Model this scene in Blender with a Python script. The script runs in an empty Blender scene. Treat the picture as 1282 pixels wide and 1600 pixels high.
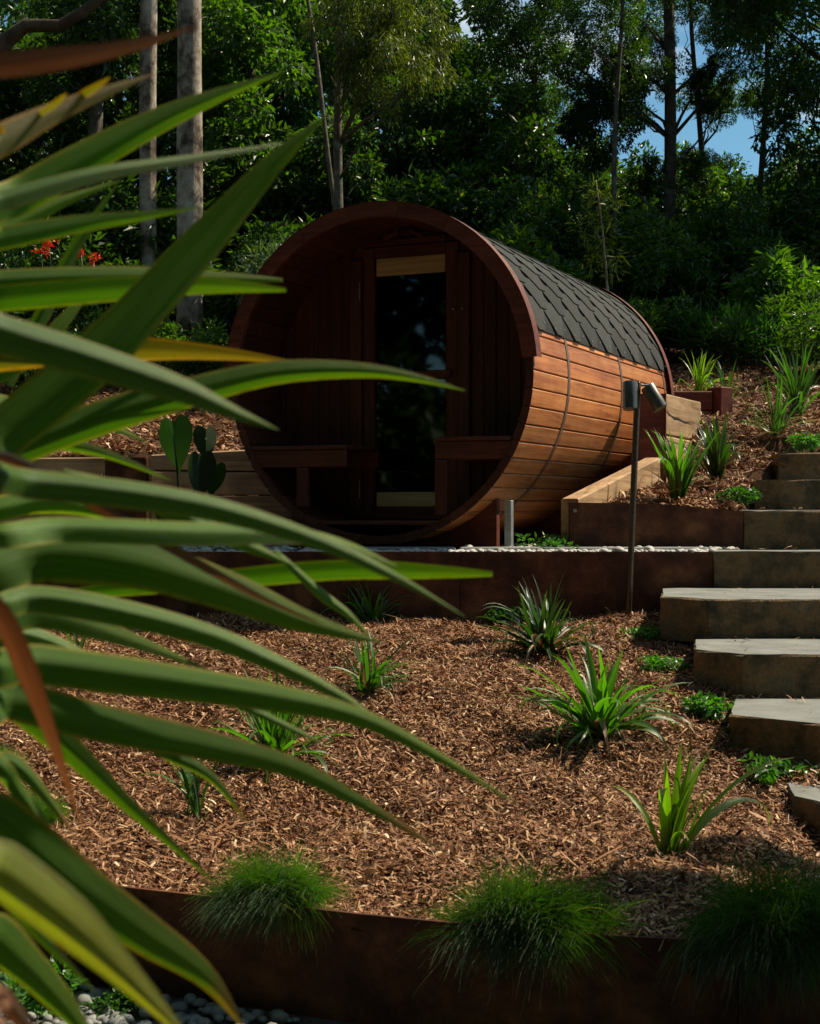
import bpy, math, random
import numpy as np
from mathutils import Vector, Matrix, Euler

random.seed(7)
R_ = np.random.default_rng(11)
scene = bpy.context.scene
col = scene.collection
PI = math.pi
rad = math.radians

# ------------------------------------------------------------------ camera, light, exposure
F_PX, HOR = 2200.0, 787.0
CAM_Z = 0.27
cam_d = bpy.data.cameras.new('camera')
cam = bpy.data.objects.new('camera', cam_d)
col.objects.link(cam)
cam.location = (0, 0, CAM_Z)
cam.rotation_euler = (PI / 2, 0, 0)
cam_d.sensor_fit = 'VERTICAL'
cam_d.sensor_height = 36.0
cam_d.sensor_width = 28.8
cam_d.lens = F_PX / 1600 * 36
cam_d.shift_y = -(800 - HOR) / 1600
cam_d.clip_start = 0.05
cam_d.clip_end = 1200
cam_d.dof.use_dof = True
cam_d.dof.focus_distance = 8.2
cam_d.dof.aperture_fstop = 9.0
scene.camera = cam

SUN_AZ, SUN_EL = rad(67), rad(51)          # azimuth from +Y towards +X
world = bpy.data.worlds.new('World')
scene.world = world
world.use_nodes = True
wn, wl = world.node_tree.nodes, world.node_tree.links
wn.clear()
w_out = wn.new('ShaderNodeOutputWorld')
w_bg = wn.new('ShaderNodeBackground')
w_sky = wn.new('ShaderNodeTexSky')
w_sky.sky_type = 'NISHITA'
w_sky.sun_disc = False
w_sky.sun_elevation = SUN_EL
w_sky.sun_rotation = SUN_AZ
w_sky.air_density = 0.85
w_sky.dust_density = 0.4
w_sky.ozone_density = 0.45
w_co = wn.new('ShaderNodeTexCoord')
w_map = wn.new('ShaderNodeMapping')
w_map.inputs['Scale'].default_value = (1.0, 1.0, 2.2)
w_map.inputs['Location'].default_value = (3.3, 2.0, 0.9)
w_no = wn.new('ShaderNodeTexNoise')
w_no.inputs['Scale'].default_value = 3.6
w_no.inputs['Detail'].default_value = 9
w_no.inputs['Roughness'].default_value = 0.55
w_cr = wn.new('ShaderNodeValToRGB')
w_cr.color_ramp.elements[0].position = 0.53
w_cr.color_ramp.elements[1].position = 0.66
w_mx = wn.new('ShaderNodeMix')
w_mx.data_type = 'RGBA'
w_mx.inputs['B'].default_value = (7.6, 8.0, 8.2, 1)     # cloud radiance before the world's strength
wl.new(w_co.outputs['Generated'], w_map.inputs['Vector'])
wl.new(w_map.outputs['Vector'], w_no.inputs['Vector'])
wl.new(w_no.outputs['Fac'], w_cr.inputs['Fac'])
wl.new(w_cr.outputs['Color'], w_mx.inputs['Factor'])
w_tint = wn.new('ShaderNodeMix')
w_tint.data_type = 'RGBA'
w_tint.blend_type = 'MULTIPLY'
w_tint.inputs['Factor'].default_value = 1.0
w_tint.inputs['B'].default_value = (0.68, 1.02, 1.0, 1)      # the photograph's teal white balance
wl.new(w_sky.outputs['Color'], w_tint.inputs['A'])
wl.new(w_tint.outputs['Result'], w_mx.inputs['A'])
wl.new(w_mx.outputs['Result'], w_bg.inputs['Color'])
w_bg.inputs['Strength'].default_value = 0.08
wl.new(w_bg.outputs['Background'], w_out.inputs['Surface'])

sun_d = bpy.data.lights.new('sun', 'SUN')
sun_d.energy = 5.0
sun_d.angle = rad(0.55)
sun_d.color = (1.0, 0.89, 0.69)
sun = bpy.data.objects.new('sun', sun_d)
col.objects.link(sun)
sun_dir = Vector((math.sin(SUN_AZ) * math.cos(SUN_EL), math.cos(SUN_AZ) * math.cos(SUN_EL), math.sin(SUN_EL)))
sun.rotation_euler = (-sun_dir).to_track_quat('-Z', 'Y').to_euler()
sun.location = sun_dir * 40

scene.render.engine = 'CYCLES'
scene.cycles.max_bounces = 8
scene.cycles.transparent_max_bounces = 8
scene.cycles.diffuse_bounces = 3
scene.cycles.glossy_bounces = 3
scene.cycles.transmission_bounces = 5
scene.view_settings.view_transform = 'Standard'
scene.view_settings.look = 'None'
scene.view_settings.exposure = 0.55
scene.view_settings.gamma = 1
scene.view_settings.use_curve_mapping = False


def at(px, py, d):
    """world point seen at photo pixel (px, py) at distance d along the view axis"""
    return Vector(((px - 641) / F_PX * d, d, CAM_Z - (py - HOR) / F_PX * d))


# ------------------------------------------------------------------ tagging and mesh helpers
def tag(o, label=None, cat=None, group=None, kind=None):
    if label: o['label'] = label
    if cat: o['category'] = cat
    if group: o['group'] = group
    if kind: o['kind'] = kind
    return o


def link(name, me, parent=None, mat=None):
    o = bpy.data.objects.new(name, me)
    col.objects.link(o)
    if parent is not None: o.parent = parent
    if mat is not None and len(me.materials) == 0: me.materials.append(mat)
    return o


def empty(name, loc=(0, 0, 0), rz=0.0, label=None, cat=None, group=None):
    o = bpy.data.objects.new(name, None)
    col.objects.link(o)
    o.empty_display_size = 0.1
    o.location = loc
    o.rotation_euler = (0, 0, rz)
    return tag(o, label, cat, group)


def np_mesh(name, V, faces_n, loops, mat, smooth=False, attrs=None):
    """fast mesh: V (n,3), faces all with faces_n corners, loops flat int array"""
    me = bpy.data.meshes.new(name)
    nf = len(loops) // faces_n
    me.vertices.add(len(V)); me.loops.add(len(loops)); me.polygons.add(nf)
    me.vertices.foreach_set('co', np.asarray(V, np.float32).ravel())
    me.loops.foreach_set('vertex_index', np.asarray(loops, np.int32).ravel())
    me.polygons.foreach_set('loop_start', np.arange(nf, dtype=np.int32) * faces_n)
    me.polygons.foreach_set('use_smooth', np.full(nf, smooth))
    me.update(calc_edges=True)
    for k, v in (attrs or {}).items():
        a = me.attributes.new(k, 'FLOAT', 'POINT')
        a.data.foreach_set('value', np.asarray(v, np.float32).ravel())
    if mat: me.materials.append(mat)
    return me


class MB:
    def __init__(s): s.v, s.f, s.m = [], [], []

    def add(s, vs, fs, mi=0):
        b = len(s.v)
        s.v += [tuple(v) for v in vs]
        s.f += [tuple(i + b for i in f) for f in fs]
        s.m += [mi] * len(fs)
        return s

    def box(s, c, size, rot=None, bev=0.0, mi=0):
        """box with chamfered edges (an octagonal-section look on every edge)"""
        hx, hy, hz = [x / 2 for x in size]
        M = rot if rot is not None else Matrix.Identity(3)
        c = Vector(c)
        if bev <= 0:
            vs = [c + M @ Vector((x * hx, y * hy, z * hz)) for x in (-1, 1) for y in (-1, 1) for z in (-1, 1)]
            fs = [(0, 1, 3, 2), (4, 6, 7, 5), (0, 4, 5, 1), (2, 3, 7, 6), (0, 2, 6, 4), (1, 5, 7, 3)]
            return s.add(vs, fs, mi)
        b = min(bev, hx * .9, hy * .9, hz * .9)
        vs, ix = [], {}
        for x in (-1, 1):
            for y in (-1, 1):
                for z in (-1, 1):
                    for a in range(3):
                        p = [x * hx, y * hy, z * hz]
                        for k, sg in enumerate((x, y, z)):
                            if k != a: p[k] -= sg * b
                        ix[(x, y, z, a)] = len(vs)
                        vs.append(c + M @ Vector(p))
        fs = []
        for a in range(3):
            o = [k for k in range(3) if k != a]
            for sg in (-1, 1):
                q = []
                for (p1, p2) in ((-1, -1), (1, -1), (1, 1), (-1, 1)):
                    k = [0, 0, 0]; k[a] = sg; k[o[0]] = p1; k[o[1]] = p2
                    q.append(ix[(k[0], k[1], k[2], a)])
                fs.append(tuple(q))
            for p1 in (-1, 1):
                for p2 in (-1, 1):
                    q = []
                    for sg, order in ((-1, (o[0], o[1])), (1, (o[1], o[0]))):
                        k = [0, 0, 0]; k[a] = sg; k[o[0]] = p1; k[o[1]] = p2
                        q += [ix[(k[0], k[1], k[2], order[0])], ix[(k[0], k[1], k[2], order[1])]]
                    fs.append(tuple(q))
        for x in (-1, 1):
            for y in (-1, 1):
                for z in (-1, 1):
                    fs.append((ix[(x, y, z, 0)], ix[(x, y, z, 1)], ix[(x, y, z, 2)]))
        return s.add(vs, fs, mi)

    def prism(s, poly, z0, z1, mi_side=0, mi_top=0, inset=0.0, rough=0.0, seed=0):
        """vertical prism on a ccw xy polygon with a chamfered top edge"""
        rg = random.Random(seed)
        n = len(poly)
        cx = sum(p[0] for p in poly) / n; cy = sum(p[1] for p in poly) / n
        def ring(z, k):
            out = []
            for (x, y) in poly:
                dx, dy = x - cx, y - cy
                l = math.hypot(dx, dy)
                f = (l - k) / l
                out.append((cx + dx * f + rg.uniform(-rough, rough), cy + dy * f + rg.uniform(-rough, rough), z + rg.uniform(-rough, rough) * .4))
            return out
        zs = [(z0, 0)]
        if rough: zs += [(z0 + (z1 - z0) * t, rg.uniform(-rough, rough)) for t in (.35, .7)]
        zs += [(z1 - inset, 0), (z1, inset)]
        rings = [ring(*z) for z in zs]
        vs = [v for r in rings for v in r]
        fs, ms = [], []
        for k in range(len(rings) - 1):
            for i in range(n):
                j = (i + 1) % n
                fs.append((k * n + i, k * n + j, (k + 1) * n + j, (k + 1) * n + i))
                ms.append(mi_side)
        top = len(rings) - 1
        fs.append(tuple(top * n + i for i in range(n))); ms.append(mi_top)
        fs.append(tuple(reversed(range(n)))); ms.append(mi_side)
        b = len(s.v)
        s.v += vs
        s.f += [tuple(i + b for i in f) for f in fs]
        s.m += ms
        return s

    def tube(s, pts, rs, n=10, cap=True, mi=0):
        pts = [Vector(p) for p in pts]
        vs, fs = [], []
        ref = Vector((0, 0, 1))
        prev = None
        for i, p in enumerate(pts):
            t = (pts[min(i + 1, len(pts) - 1)] - pts[max(i - 1, 0)]).normalized()
            if prev is None:
                a = t.cross(ref if abs(t.z) < .95 else Vector((1, 0, 0))).normalized()
            else:
                a = (prev - t * prev.dot(t)).normalized()
            prev = a
            b = t.cross(a)
            r = rs[i] if isinstance(rs, (list, tuple)) else rs
            for k in range(n):
                q = 2 * PI * k / n
                vs.append(p + (a * math.cos(q) + b * math.sin(q)) * r)
        for i in range(len(pts) - 1):
            for k in range(n):
                j = (k + 1) % n
                fs.append((i * n + k, i * n + j, (i + 1) * n + j, (i + 1) * n + k))
        if cap:
            fs.append(tuple(reversed(range(n))))
            fs.append(tuple((len(pts) - 1) * n + k for k in range(n)))
        return s.add(vs, fs, mi)

    def mesh(s, name, mats, smooth=False):
        me = bpy.data.meshes.new(name)
        me.from_pydata(s.v, [], s.f)
        for m in (mats if isinstance(mats, (list, tuple)) else [mats]): me.materials.append(m)
        me.polygons.foreach_set('material_index', s.m)
        me.polygons.foreach_set('use_smooth', [smooth] * len(s.f))
        me.update()
        return me

    def build(s, name, mats, parent=None, smooth=False):
        return link(name, s.mesh(name, mats, smooth), parent)


def smooth_by_angle(me, deg=35):
    try:
        me.polygons.foreach_set('use_smooth', [True] * len(me.polygons))
        me.set_sharp_from_angle(angle=rad(deg))
    except Exception:
        pass


# ------------------------------------------------------------------ materials
def new_mat(name):
    m = bpy.data.materials.new(name)
    m.use_nodes = True
    nt = m.node_tree
    return m, nt.nodes, nt.links, nt.nodes['Principled BSDF']


def ramp(N, stops):
    r = N.new('ShaderNodeValToRGB')
    e = r.color_ramp.elements
    while len(e) < len(stops): e.new(0.5)
    for i, (p, c) in enumerate(stops):
        e[i].position = p
        e[i].color = (*c, 1)
    return r


def noise(N, L, scale, detail=5, rough=.6, vec=None, sc=None, coord='Object'):
    n = N.new('ShaderNodeTexNoise')
    n.inputs['Scale'].default_value = scale
    n.inputs['Detail'].default_value = detail
    n.inputs['Roughness'].default_value = rough
    c = N.new('ShaderNodeTexCoord')
    mp = N.new('ShaderNodeMapping')
    L.new(c.outputs[coord], mp.inputs['Vector'])
    if sc: mp.inputs['Scale'].default_value = sc
    L.new(mp.outputs['Vector'], n.inputs['Vector'])
    n['map'] = mp.name
    return n


def mix(N, L, fac, a, b, mode='MIX'):
    m = N.new('ShaderNodeMix')
    m.data_type = 'RGBA'
    m.blend_type = mode
    for k, v in (('Factor', fac), ('A', a), ('B', b)):
        if isinstance(v, (int, float)): m.inputs[k].default_value = v
        elif isinstance(v, tuple): m.inputs[k].default_value = (*v, 1)
        else: L.new(v, m.inputs[k])
    return m.outputs['Result']


def bump(N, L, P, h, strength=.3, dist=.01):
    b = N.new('ShaderNodeBump')
    b.inputs['Strength'].default_value = strength
    b.inputs['Distance'].default_value = dist
    L.new(h, b.inputs['Height'])
    L.new(b.outputs['Normal'], P.inputs['Normal'])


def wood_mat(name, dark, mid, light, grain_axis='y', rough=.55, vary=.5, scale=1.0, spec=.3):
    m, N, L, P = new_mat(name)
    oi = N.new('ShaderNodeObjectInfo')
    sc = {'x': (1.2, 22, 22), 'y': (22, 1.2, 22), 'z': (22, 22, 1.2)}[grain_axis]
    sc = tuple(s * scale for s in sc)
    c = N.new('ShaderNodeTexCoord')
    mp = N.new('ShaderNodeMapping')
    mp.inputs['Scale'].default_value = sc
    off = N.new('ShaderNodeVectorMath'); off.operation = 'MULTIPLY_ADD'
    comb = N.new('ShaderNodeCombineXYZ')
    for k in 'XYZ': L.new(oi.outputs['Random'], comb.inputs[k])
    off.inputs[1].default_value = (37, 61, 23)
    L.new(comb.outputs[0], off.inputs[0])
    L.new(c.outputs['Object'], off.inputs[2])
    L.new(off.outputs[0], mp.inputs['Vector'])
    n1 = N.new('ShaderNodeTexNoise'); n1.inputs['Scale'].default_value = 2.0; n1.inputs['Detail'].default_value = 8
    n1.inputs['Roughness'].default_value = .65; n1.inputs['Distortion'].default_value = .6
    L.new(mp.outputs[0], n1.inputs['Vector'])
    n2 = N.new('ShaderNodeTexNoise'); n2.inputs['Scale'].default_value = 7; n2.inputs['Detail'].default_value = 6
    L.new(off.outputs[0], n2.inputs['Vector'])
    n3 = N.new('ShaderNodeTexNoise'); n3.inputs['Scale'].default_value = 160; n3.inputs['Detail'].default_value = 2
    L.new(off.outputs[0], n3.inputs['Vector'])
    r = ramp(N, [(.34, dark), (.5, mid), (.68, light)])
    L.new(n1.outputs['Fac'], r.inputs['Fac'])
    c1 = mix(N, L, .35, r.outputs['Color'], n2.outputs['Fac'], 'OVERLAY')
    tone = N.new('ShaderNodeMapRange')
    tone.inputs['To Min'].default_value = 1 - vary * .5
    tone.inputs['To Max'].default_value = 1 + vary * .4
    L.new(oi.outputs['Random'], tone.inputs['Value'])
    c2 = mix(N, L, 1.0, c1, tone.outputs[0], 'MULTIPLY')
    c3 = mix(N, L, .18, c2, n3.outputs['Fac'], 'OVERLAY')
    L.new(c3, P.inputs['Base Color'])
    P.inputs['Roughness'].default_value = rough
    P.inputs['Specular IOR Level'].default_value = spec
    bump(N, L, P, n1.outputs['Fac'], .25, .002)
    return m


def rock_mat(name, stops, scale=6, rough=.85, bstr=.5, bdist=.01, fine=60):
    m, N, L, P = new_mat(name)
    n1 = noise(N, L, scale, 8, .65)
    n2 = noise(N, L, fine, 4, .7)
    r = ramp(N, stops)
    L.new(n1.outputs['Fac'], r.inputs['Fac'])
    c = mix(N, L, .45, r.outputs['Color'], n2.outputs['Fac'], 'OVERLAY')
    L.new(c, P.inputs['Base Color'])
    P.inputs['Roughness'].default_value = rough
    P.inputs['Specular IOR Level'].default_value = .25
    s = N.new('ShaderNodeMath'); s.operation = 'ADD'
    L.new(n1.outputs['Fac'], s.inputs[0]); L.new(n2.outputs['Fac'], s.inputs[1])
    bump(N, L, P, s.outputs[0], bstr, bdist)
    return m


def leaf_mat(name, stops, trans=.35, rough=.38, tcol=(.25, .42, .03), spec=.5, attr='rnd', objvar=.35):
    """stops: colours by the per-leaf random attribute"""
    m, N, L, P = new_mat(name)
    a = N.new('ShaderNodeAttribute'); a.attribute_name = attr
    r = ramp(N, stops)
    L.new(a.outputs['Fac'], r.inputs['Fac'])
    oi = N.new('ShaderNodeObjectInfo')
    tone = N.new('ShaderNodeMapRange')
    tone.inputs['To Min'].default_value = 1 - objvar
    tone.inputs['To Max'].default_value = 1 + objvar
    L.new(oi.outputs['Random'], tone.inputs['Value'])
    c = mix(N, L, 1.0, r.outputs['Color'], tone.outputs[0], 'MULTIPLY')
    L.new(c, P.inputs['Base Color'])
    P.inputs['Roughness'].default_value = rough
    P.inputs['Specular IOR Level'].default_value = spec
    t = N.new('ShaderNodeBsdfTranslucent')
    tc = mix(N, L, 1.0, c, tuple(x * 6 for x in tcol), 'MULTIPLY')
    L.new(tc, t.inputs['Color'])
    ms = N.new('ShaderNodeMixShader')
    ms.inputs[0].default_value = trans
    L.new(P.outputs[0], ms.inputs[1]); L.new(t.outputs[0], ms.inputs[2])
    L.new(ms.outputs[0], N['Material Output'].inputs['Surface'])
    return m


M = {}
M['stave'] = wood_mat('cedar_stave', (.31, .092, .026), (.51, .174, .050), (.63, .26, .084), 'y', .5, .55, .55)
M['porch'] = wood_mat('cedar_porch', (.046, .013, .008), (.082, .022, .011), (.12, .034, .017), 'z', .55, .5)  # dark red stain, lowered further so the porch shade sits in the colour
M['porch_x'] = wood_mat('cedar_porch_cross', (.060, .016, .009), (.10, .026, .013), (.14, .04, .019), 'x', .55, .4)  # cross-grain porch wood, its colour darkened for the shade likewise
M['pale_wood'] = wood_mat('pale_door_rail', (.42, .27, .12), (.55, .36, .17), (.65, .45, .22), 'x', .5, .3)
M['fascia'] = wood_mat('stained_fascia', (.074, .017, .010), (.125, .029, .015), (.175, .044, .023), 'x', .6, .3, .6)
M['sleeper'] = wood_mat('hardwood_sleeper', (.22, .13, .065), (.36, .22, .115), (.50, .33, .18), 'x', .75, .4, .5, .2)
M['sleeper_red'] = wood_mat('red_stained_sleeper', (.10, .03, .02), (.17, .045, .028), (.24, .07, .04), 'x', .7, .3, .5, .2)
M['corten'] = rock_mat('rusted_steel', [(.34, (.036, .014, .009)), (.46, (.078, .028, .015)), (.56, (.13, .048, .022)), (.68, (.23, .092, .036))], 4.5, .8, .3, .002, 70)
M['stone_top'] = rock_mat('sawn_stone', [(.28, (.10, .105, .085)), (.42, (.17, .17, .15)), (.6, (.215, .215, .195)), (.8, (.28, .27, .235))], 5, .85, .3, .003, 120)
M['stone_side'] = rock_mat('split_stone', [(.34, (.05, .044, .026)), (.44, (.13, .09, .048)), (.53, (.23, .135, .062)), (.60, (.14, .115, .07)), (.70, (.30, .18, .09))], 5, .9, .9, .02, 55)
M['paver'] = rock_mat('grey_paver', [(.3, (.17, .17, .165)), (.7, (.25, .25, .24))], 9, .85, .3, .002, 150)
M['galv'] = rock_mat('galvanised_steel', [(.3, (.30, .31, .31)), (.7, (.46, .47, .47))], 30, .45, .1, .001, 90)
M['galv'].node_tree.nodes['Principled BSDF'].inputs['Metallic'].default_value = .6
M['band'] = rock_mat('brown_steel_band', [(.3, (.17, .105, .075)), (.7, (.25, .16, .115))], 30, .45, .1, .001, 90)
M['band'].node_tree.nodes['Principled BSDF'].inputs['Metallic'].default_value = .5
M['lamp_metal'] = rock_mat('brushed_lamp_metal', [(.3, (.15, .125, .105)), (.7, (.22, .185, .155))], 30, .32, .05, .001, 200)
M['lamp_metal'].node_tree.nodes['Principled BSDF'].inputs['Metallic'].default_value = .95
M['pole_metal'] = rock_mat('bronzed_pole_metal', [(.3, (.10, .07, .05)), (.7, (.17, .12, .085))], 30, .38, .08, .001, 120)
M['pole_metal'].node_tree.nodes['Principled BSDF'].inputs['Metallic'].default_value = .85
M['brass'] = rock_mat('brass', [(.3, (.55, .38, .12)), (.7, (.7, .5, .2))], 30, .3, .02, .001, 90)
M['brass'].node_tree.nodes['Principled BSDF'].inputs['Metallic'].default_value = 1
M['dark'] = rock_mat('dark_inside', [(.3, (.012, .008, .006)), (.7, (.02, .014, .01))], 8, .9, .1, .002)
M['pebble'] = rock_mat('white_pebble', [(.3, (.33, .31, .28)), (.55, (.48, .46, .42)), (.8, (.62, .60, .56))], 9, .6, .1, .001, 60)
M['pebble_grey'] = rock_mat('grey_pebble', [(.3, (.15, .15, .135)), (.55, (.24, .24, .22)), (.8, (.33, .32, .29))], 7, .6, .1, .001, 60)

m, N, L, P = new_mat('asphalt_shingle')
n1 = noise(N, L, 420, 2, .6); n2 = noise(N, L, 9, 4, .6)
r = ramp(N, [(.3, (.018, .0185, .018)), (.5, (.040, .041, .038)), (.72, (.10, .10, .094))])
L.new(n1.outputs['Fac'], r.inputs['Fac'])
oi = N.new('ShaderNodeObjectInfo')
tn = N.new('ShaderNodeMapRange'); tn.inputs['To Min'].default_value = .8; tn.inputs['To Max'].default_value = 1.2
L.new(oi.outputs['Random'], tn.inputs['Value'])
c = mix(N, L, 1.0, r.outputs['Color'], tn.outputs[0], 'MULTIPLY')
c = mix(N, L, .25, c, n2.outputs['Fac'], 'OVERLAY')
L.new(c, P.inputs['Base Color']); P.inputs['Roughness'].default_value = .9; P.inputs['Specular IOR Level'].default_value = .12
bump(N, L, P, n1.outputs['Fac'], .5, .002)
M['shingle'] = m
M['starter'] = rock_mat('starter_felt', [(.3, (.008, .0085, .0085)), (.7, (.018, .0185, .018))], 200, .85, .4, .002, 400)

m, N, L, P = new_mat('door_glass')
P.inputs['Base Color'].default_value = (.10, .14, .10, 1)
P.inputs['Roughness'].default_value = .03
P.inputs['Transmission Weight'].default_value = 1.0
P.inputs['IOR'].default_value = 1.5
M['glass'] = m

# soil under the wood chips
def mulch_ground(name, a, b, c_):
    m, N, L, P = new_mat(name)
    n1 = noise(N, L, 55, 6, .75); n2 = noise(N, L, 3.5, 4, .6); n3 = noise(N, L, 160, 3, .7)
    r = ramp(N, [(.3, a), (.52, b), (.72, c_)])
    L.new(n1.outputs['Fac'], r.inputs['Fac'])
    c = mix(N, L, .5, r.outputs['Color'], n2.outputs['Fac'], 'OVERLAY')
    c = mix(N, L, .4, c, n3.outputs['Fac'], 'OVERLAY')
    L.new(c, P.inputs['Base Color'])
    P.inputs['Roughness'].default_value = .95
    P.inputs['Specular IOR Level'].default_value = .1
    bump(N, L, P, n1.outputs['Fac'], 1.0, .03)
    return m
M['soil'] = mulch_ground('mulch_soil', (.045, .023, .012), (.11, .054, .027), (.20, .105, .054))
M['floor'] = mulch_ground('forest_floor', (.012, .012, .006), (.03, .024, .012), (.06, .05, .022))
M['grit'] = mulch_ground('grey_grit', (.08, .075, .065), (.17, .16, .14), (.27, .255, .23))

m, N, L, P = new_mat('wood_chip')
a = N.new('ShaderNodeAttribute'); a.attribute_name = 'rnd'
r = ramp(N, [(0, (.06, .022, .010)), (.22, (.18, .072, .030)), (.5, (.33, .155, .066)), (.8, (.48, .28, .14)), (1, (.74, .55, .36))])
L.new(a.outputs['Fac'], r.inputs['Fac'])
L.new(r.outputs['Color'], P.inputs['Base Color'])
P.inputs['Roughness'].default_value = .7
P.inputs['Specular IOR Level'].default_value = .25
M['chip'] = m

G = lambda *c: tuple(c)
M['leaf_dark'] = leaf_mat('dark_forest_leaf', [(0, (.020, .042, .010)), (.5, (.036, .072, .014)), (.85, (.065, .11, .02)), (1, (.13, .15, .03))], .42, .33, (.29, .38, .03), .5)
M['leaf_mid'] = leaf_mat('mid_forest_leaf', [(0, (.030, .060, .012)), (.5, (.055, .105, .018)), (.85, (.095, .15, .026)), (1, (.18, .19, .04))], .45, .33, (.29, .38, .03), .5)
M['leaf_olive'] = leaf_mat('olive_drooping_leaf', [(0, (.06, .075, .015)), (.5, (.10, .12, .022)), (1, (.18, .18, .04))], .42, .36, (.3, .36, .03))
M['leaf_grey'] = leaf_mat('grey_green_leaf', [(0, (.07, .10, .045)), (.6, (.12, .16, .075)), (1, (.20, .24, .13))], .25, .36, (.2, .3, .06))
M['leaf_cover'] = leaf_mat('ground_cover_leaf', [(0, (.03, .08, .014)), (.6, (.06, .14, .024)), (1, (.14, .22, .05))], .35, .4)
M['needle'] = leaf_mat('weeping_needle', [(0, (.030, .060, .022)), (.5, (.065, .11, .042)), (.85, (.12, .165, .072)), (.96, (.20, .21, .12)), (1, (.34, .26, .15))], .3, .55, spec=.3)
M['ear'] = leaf_mat('elephant_ear_leaf', [(0, (.016, .036, .011)), (1, (.028, .054, .016))], .25, .4, attr='along')
M['petal'] = leaf_mat('red_petal', [(0, (.55, .05, .012)), (1, (.72, .13, .025))], .3, .5, (.2, .05, .03))


def blade_mat(name, base, mid, tip, edge, edge_w=.8, trans=.35, rough=.35, tcol=(.22, .38, .03), brown=1.01, objvar=.25, spec=.5):
    """strap leaf: lengthwise veins, a differently coloured margin, an optional dried tip"""
    m, N, L, P = new_mat(name)
    al = N.new('ShaderNodeAttribute'); al.attribute_name = 'along'
    ac = N.new('ShaderNodeAttribute'); ac.attribute_name = 'across'
    oi = N.new('ShaderNodeObjectInfo')
    r = ramp(N, [(0, base), (.5, mid), (1, tip)])
    L.new(al.outputs['Fac'], r.inputs['Fac'])
    cv = N.new('ShaderNodeCombineXYZ')
    k = N.new('ShaderNodeMath'); k.operation = 'MULTIPLY'; k.inputs[1].default_value = 2.2
    L.new(al.outputs['Fac'], k.inputs[0])
    k2 = N.new('ShaderNodeMath'); k2.operation = 'MULTIPLY'; k2.inputs[1].default_value = 7.0
    L.new(ac.outputs['Fac'], k2.inputs[0])
    k3 = N.new('ShaderNodeMath'); k3.operation = 'MULTIPLY'; k3.inputs[1].default_value = 50.0
    L.new(oi.outputs['Random'], k3.inputs[0])
    L.new(k.outputs[0], cv.inputs['X']); L.new(k2.outputs[0], cv.inputs['Y']); L.new(k3.outputs[0], cv.inputs['Z'])
    n = N.new('ShaderNodeTexNoise'); n.inputs['Scale'].default_value = 2.2; n.inputs['Detail'].default_value = 8; n.inputs['Roughness'].default_value = .7
    L.new(cv.outputs[0], n.inputs['Vector'])
    nr = ramp(N, [(.36, (.22, .22, .22)), (.64, (.80, .80, .80))]); L.new(n.outputs['Fac'], nr.inputs['Fac'])
    c = mix(N, L, .6, r.outputs['Color'], nr.outputs['Color'], 'OVERLAY')
    ab = N.new('ShaderNodeMath'); ab.operation = 'ABSOLUTE'
    L.new(ac.outputs['Fac'], ab.inputs[0])
    mr = N.new('ShaderNodeMapRange'); mr.inputs['From Min'].default_value = edge_w; mr.inputs['From Max'].default_value = min(edge_w + .16, 1.0)
    L.new(ab.outputs[0], mr.inputs['Value'])
    fl = N.new('ShaderNodeTexNoise'); fl.inputs['Scale'].default_value = 14; fl.inputs['Detail'].default_value = 4
    cf = N.new('ShaderNodeCombineXYZ')
    kf = N.new('ShaderNodeMath'); kf.operation = 'MULTIPLY'; kf.inputs[1].default_value = 2.6
    L.new(al.outputs['Fac'], kf.inputs[0]); L.new(kf.outputs[0], cf.inputs['X']); L.new(ac.outputs['Fac'], cf.inputs['Y']); L.new(k3.outputs[0], cf.inputs['Z'])
    L.new(cf.outputs[0], fl.inputs['Vector'])
    fr = ramp(N, [(.52, (0, 0, 0)), (.66, (1, 1, 1))]); L.new(fl.outputs['Fac'], fr.inputs['Fac'])
    ecol = mix(N, L, fr.outputs['Color'], edge, (.15, .065, .02))
    c = mix(N, L, mr.outputs[0], c, ecol)
    br = N.new('ShaderNodeMath'); br.operation = 'MULTIPLY_ADD'; br.inputs[1].default_value = .16
    L.new(n.outputs['Fac'], br.inputs[0]); L.new(al.outputs['Fac'], br.inputs[2])
    mr2 = N.new('ShaderNodeMapRange'); mr2.inputs['From Min'].default_value = brown + .07; mr2.inputs['From Max'].default_value = brown + .13
    L.new(br.outputs[0], mr2.inputs['Value'])
    c = mix(N, L, mr2.outputs[0], c, (.26, .13, .055))
    tone = N.new('ShaderNodeMapRange')
    tone.inputs['To Min'].default_value = 1 - objvar; tone.inputs['To Max'].default_value = 1 + objvar
    L.new(oi.outputs['Random'], tone.inputs['Value'])
    c = mix(N, L, 1.0, c, tone.outputs[0], 'MULTIPLY')
    L.new(c, P.inputs['Base Color'])
    P.inputs['Roughness'].default_value = rough
    P.inputs['Specular IOR Level'].default_value = spec
    bump(N, L, P, n.outputs['Fac'], .5, .002)
    t = N.new('ShaderNodeBsdfTranslucent')
    L.new(mix(N, L, 1.0, c, tuple(x * 6 for x in tcol), 'MULTIPLY'), t.inputs['Color'])
    ms = N.new('ShaderNodeMixShader'); ms.inputs[0].default_value = trans
    L.new(P.outputs[0], ms.inputs[1]); L.new(t.outputs[0], ms.inputs[2])
    L.new(ms.outputs[0], N['Material Output'].inputs['Surface'])
    return m


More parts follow.
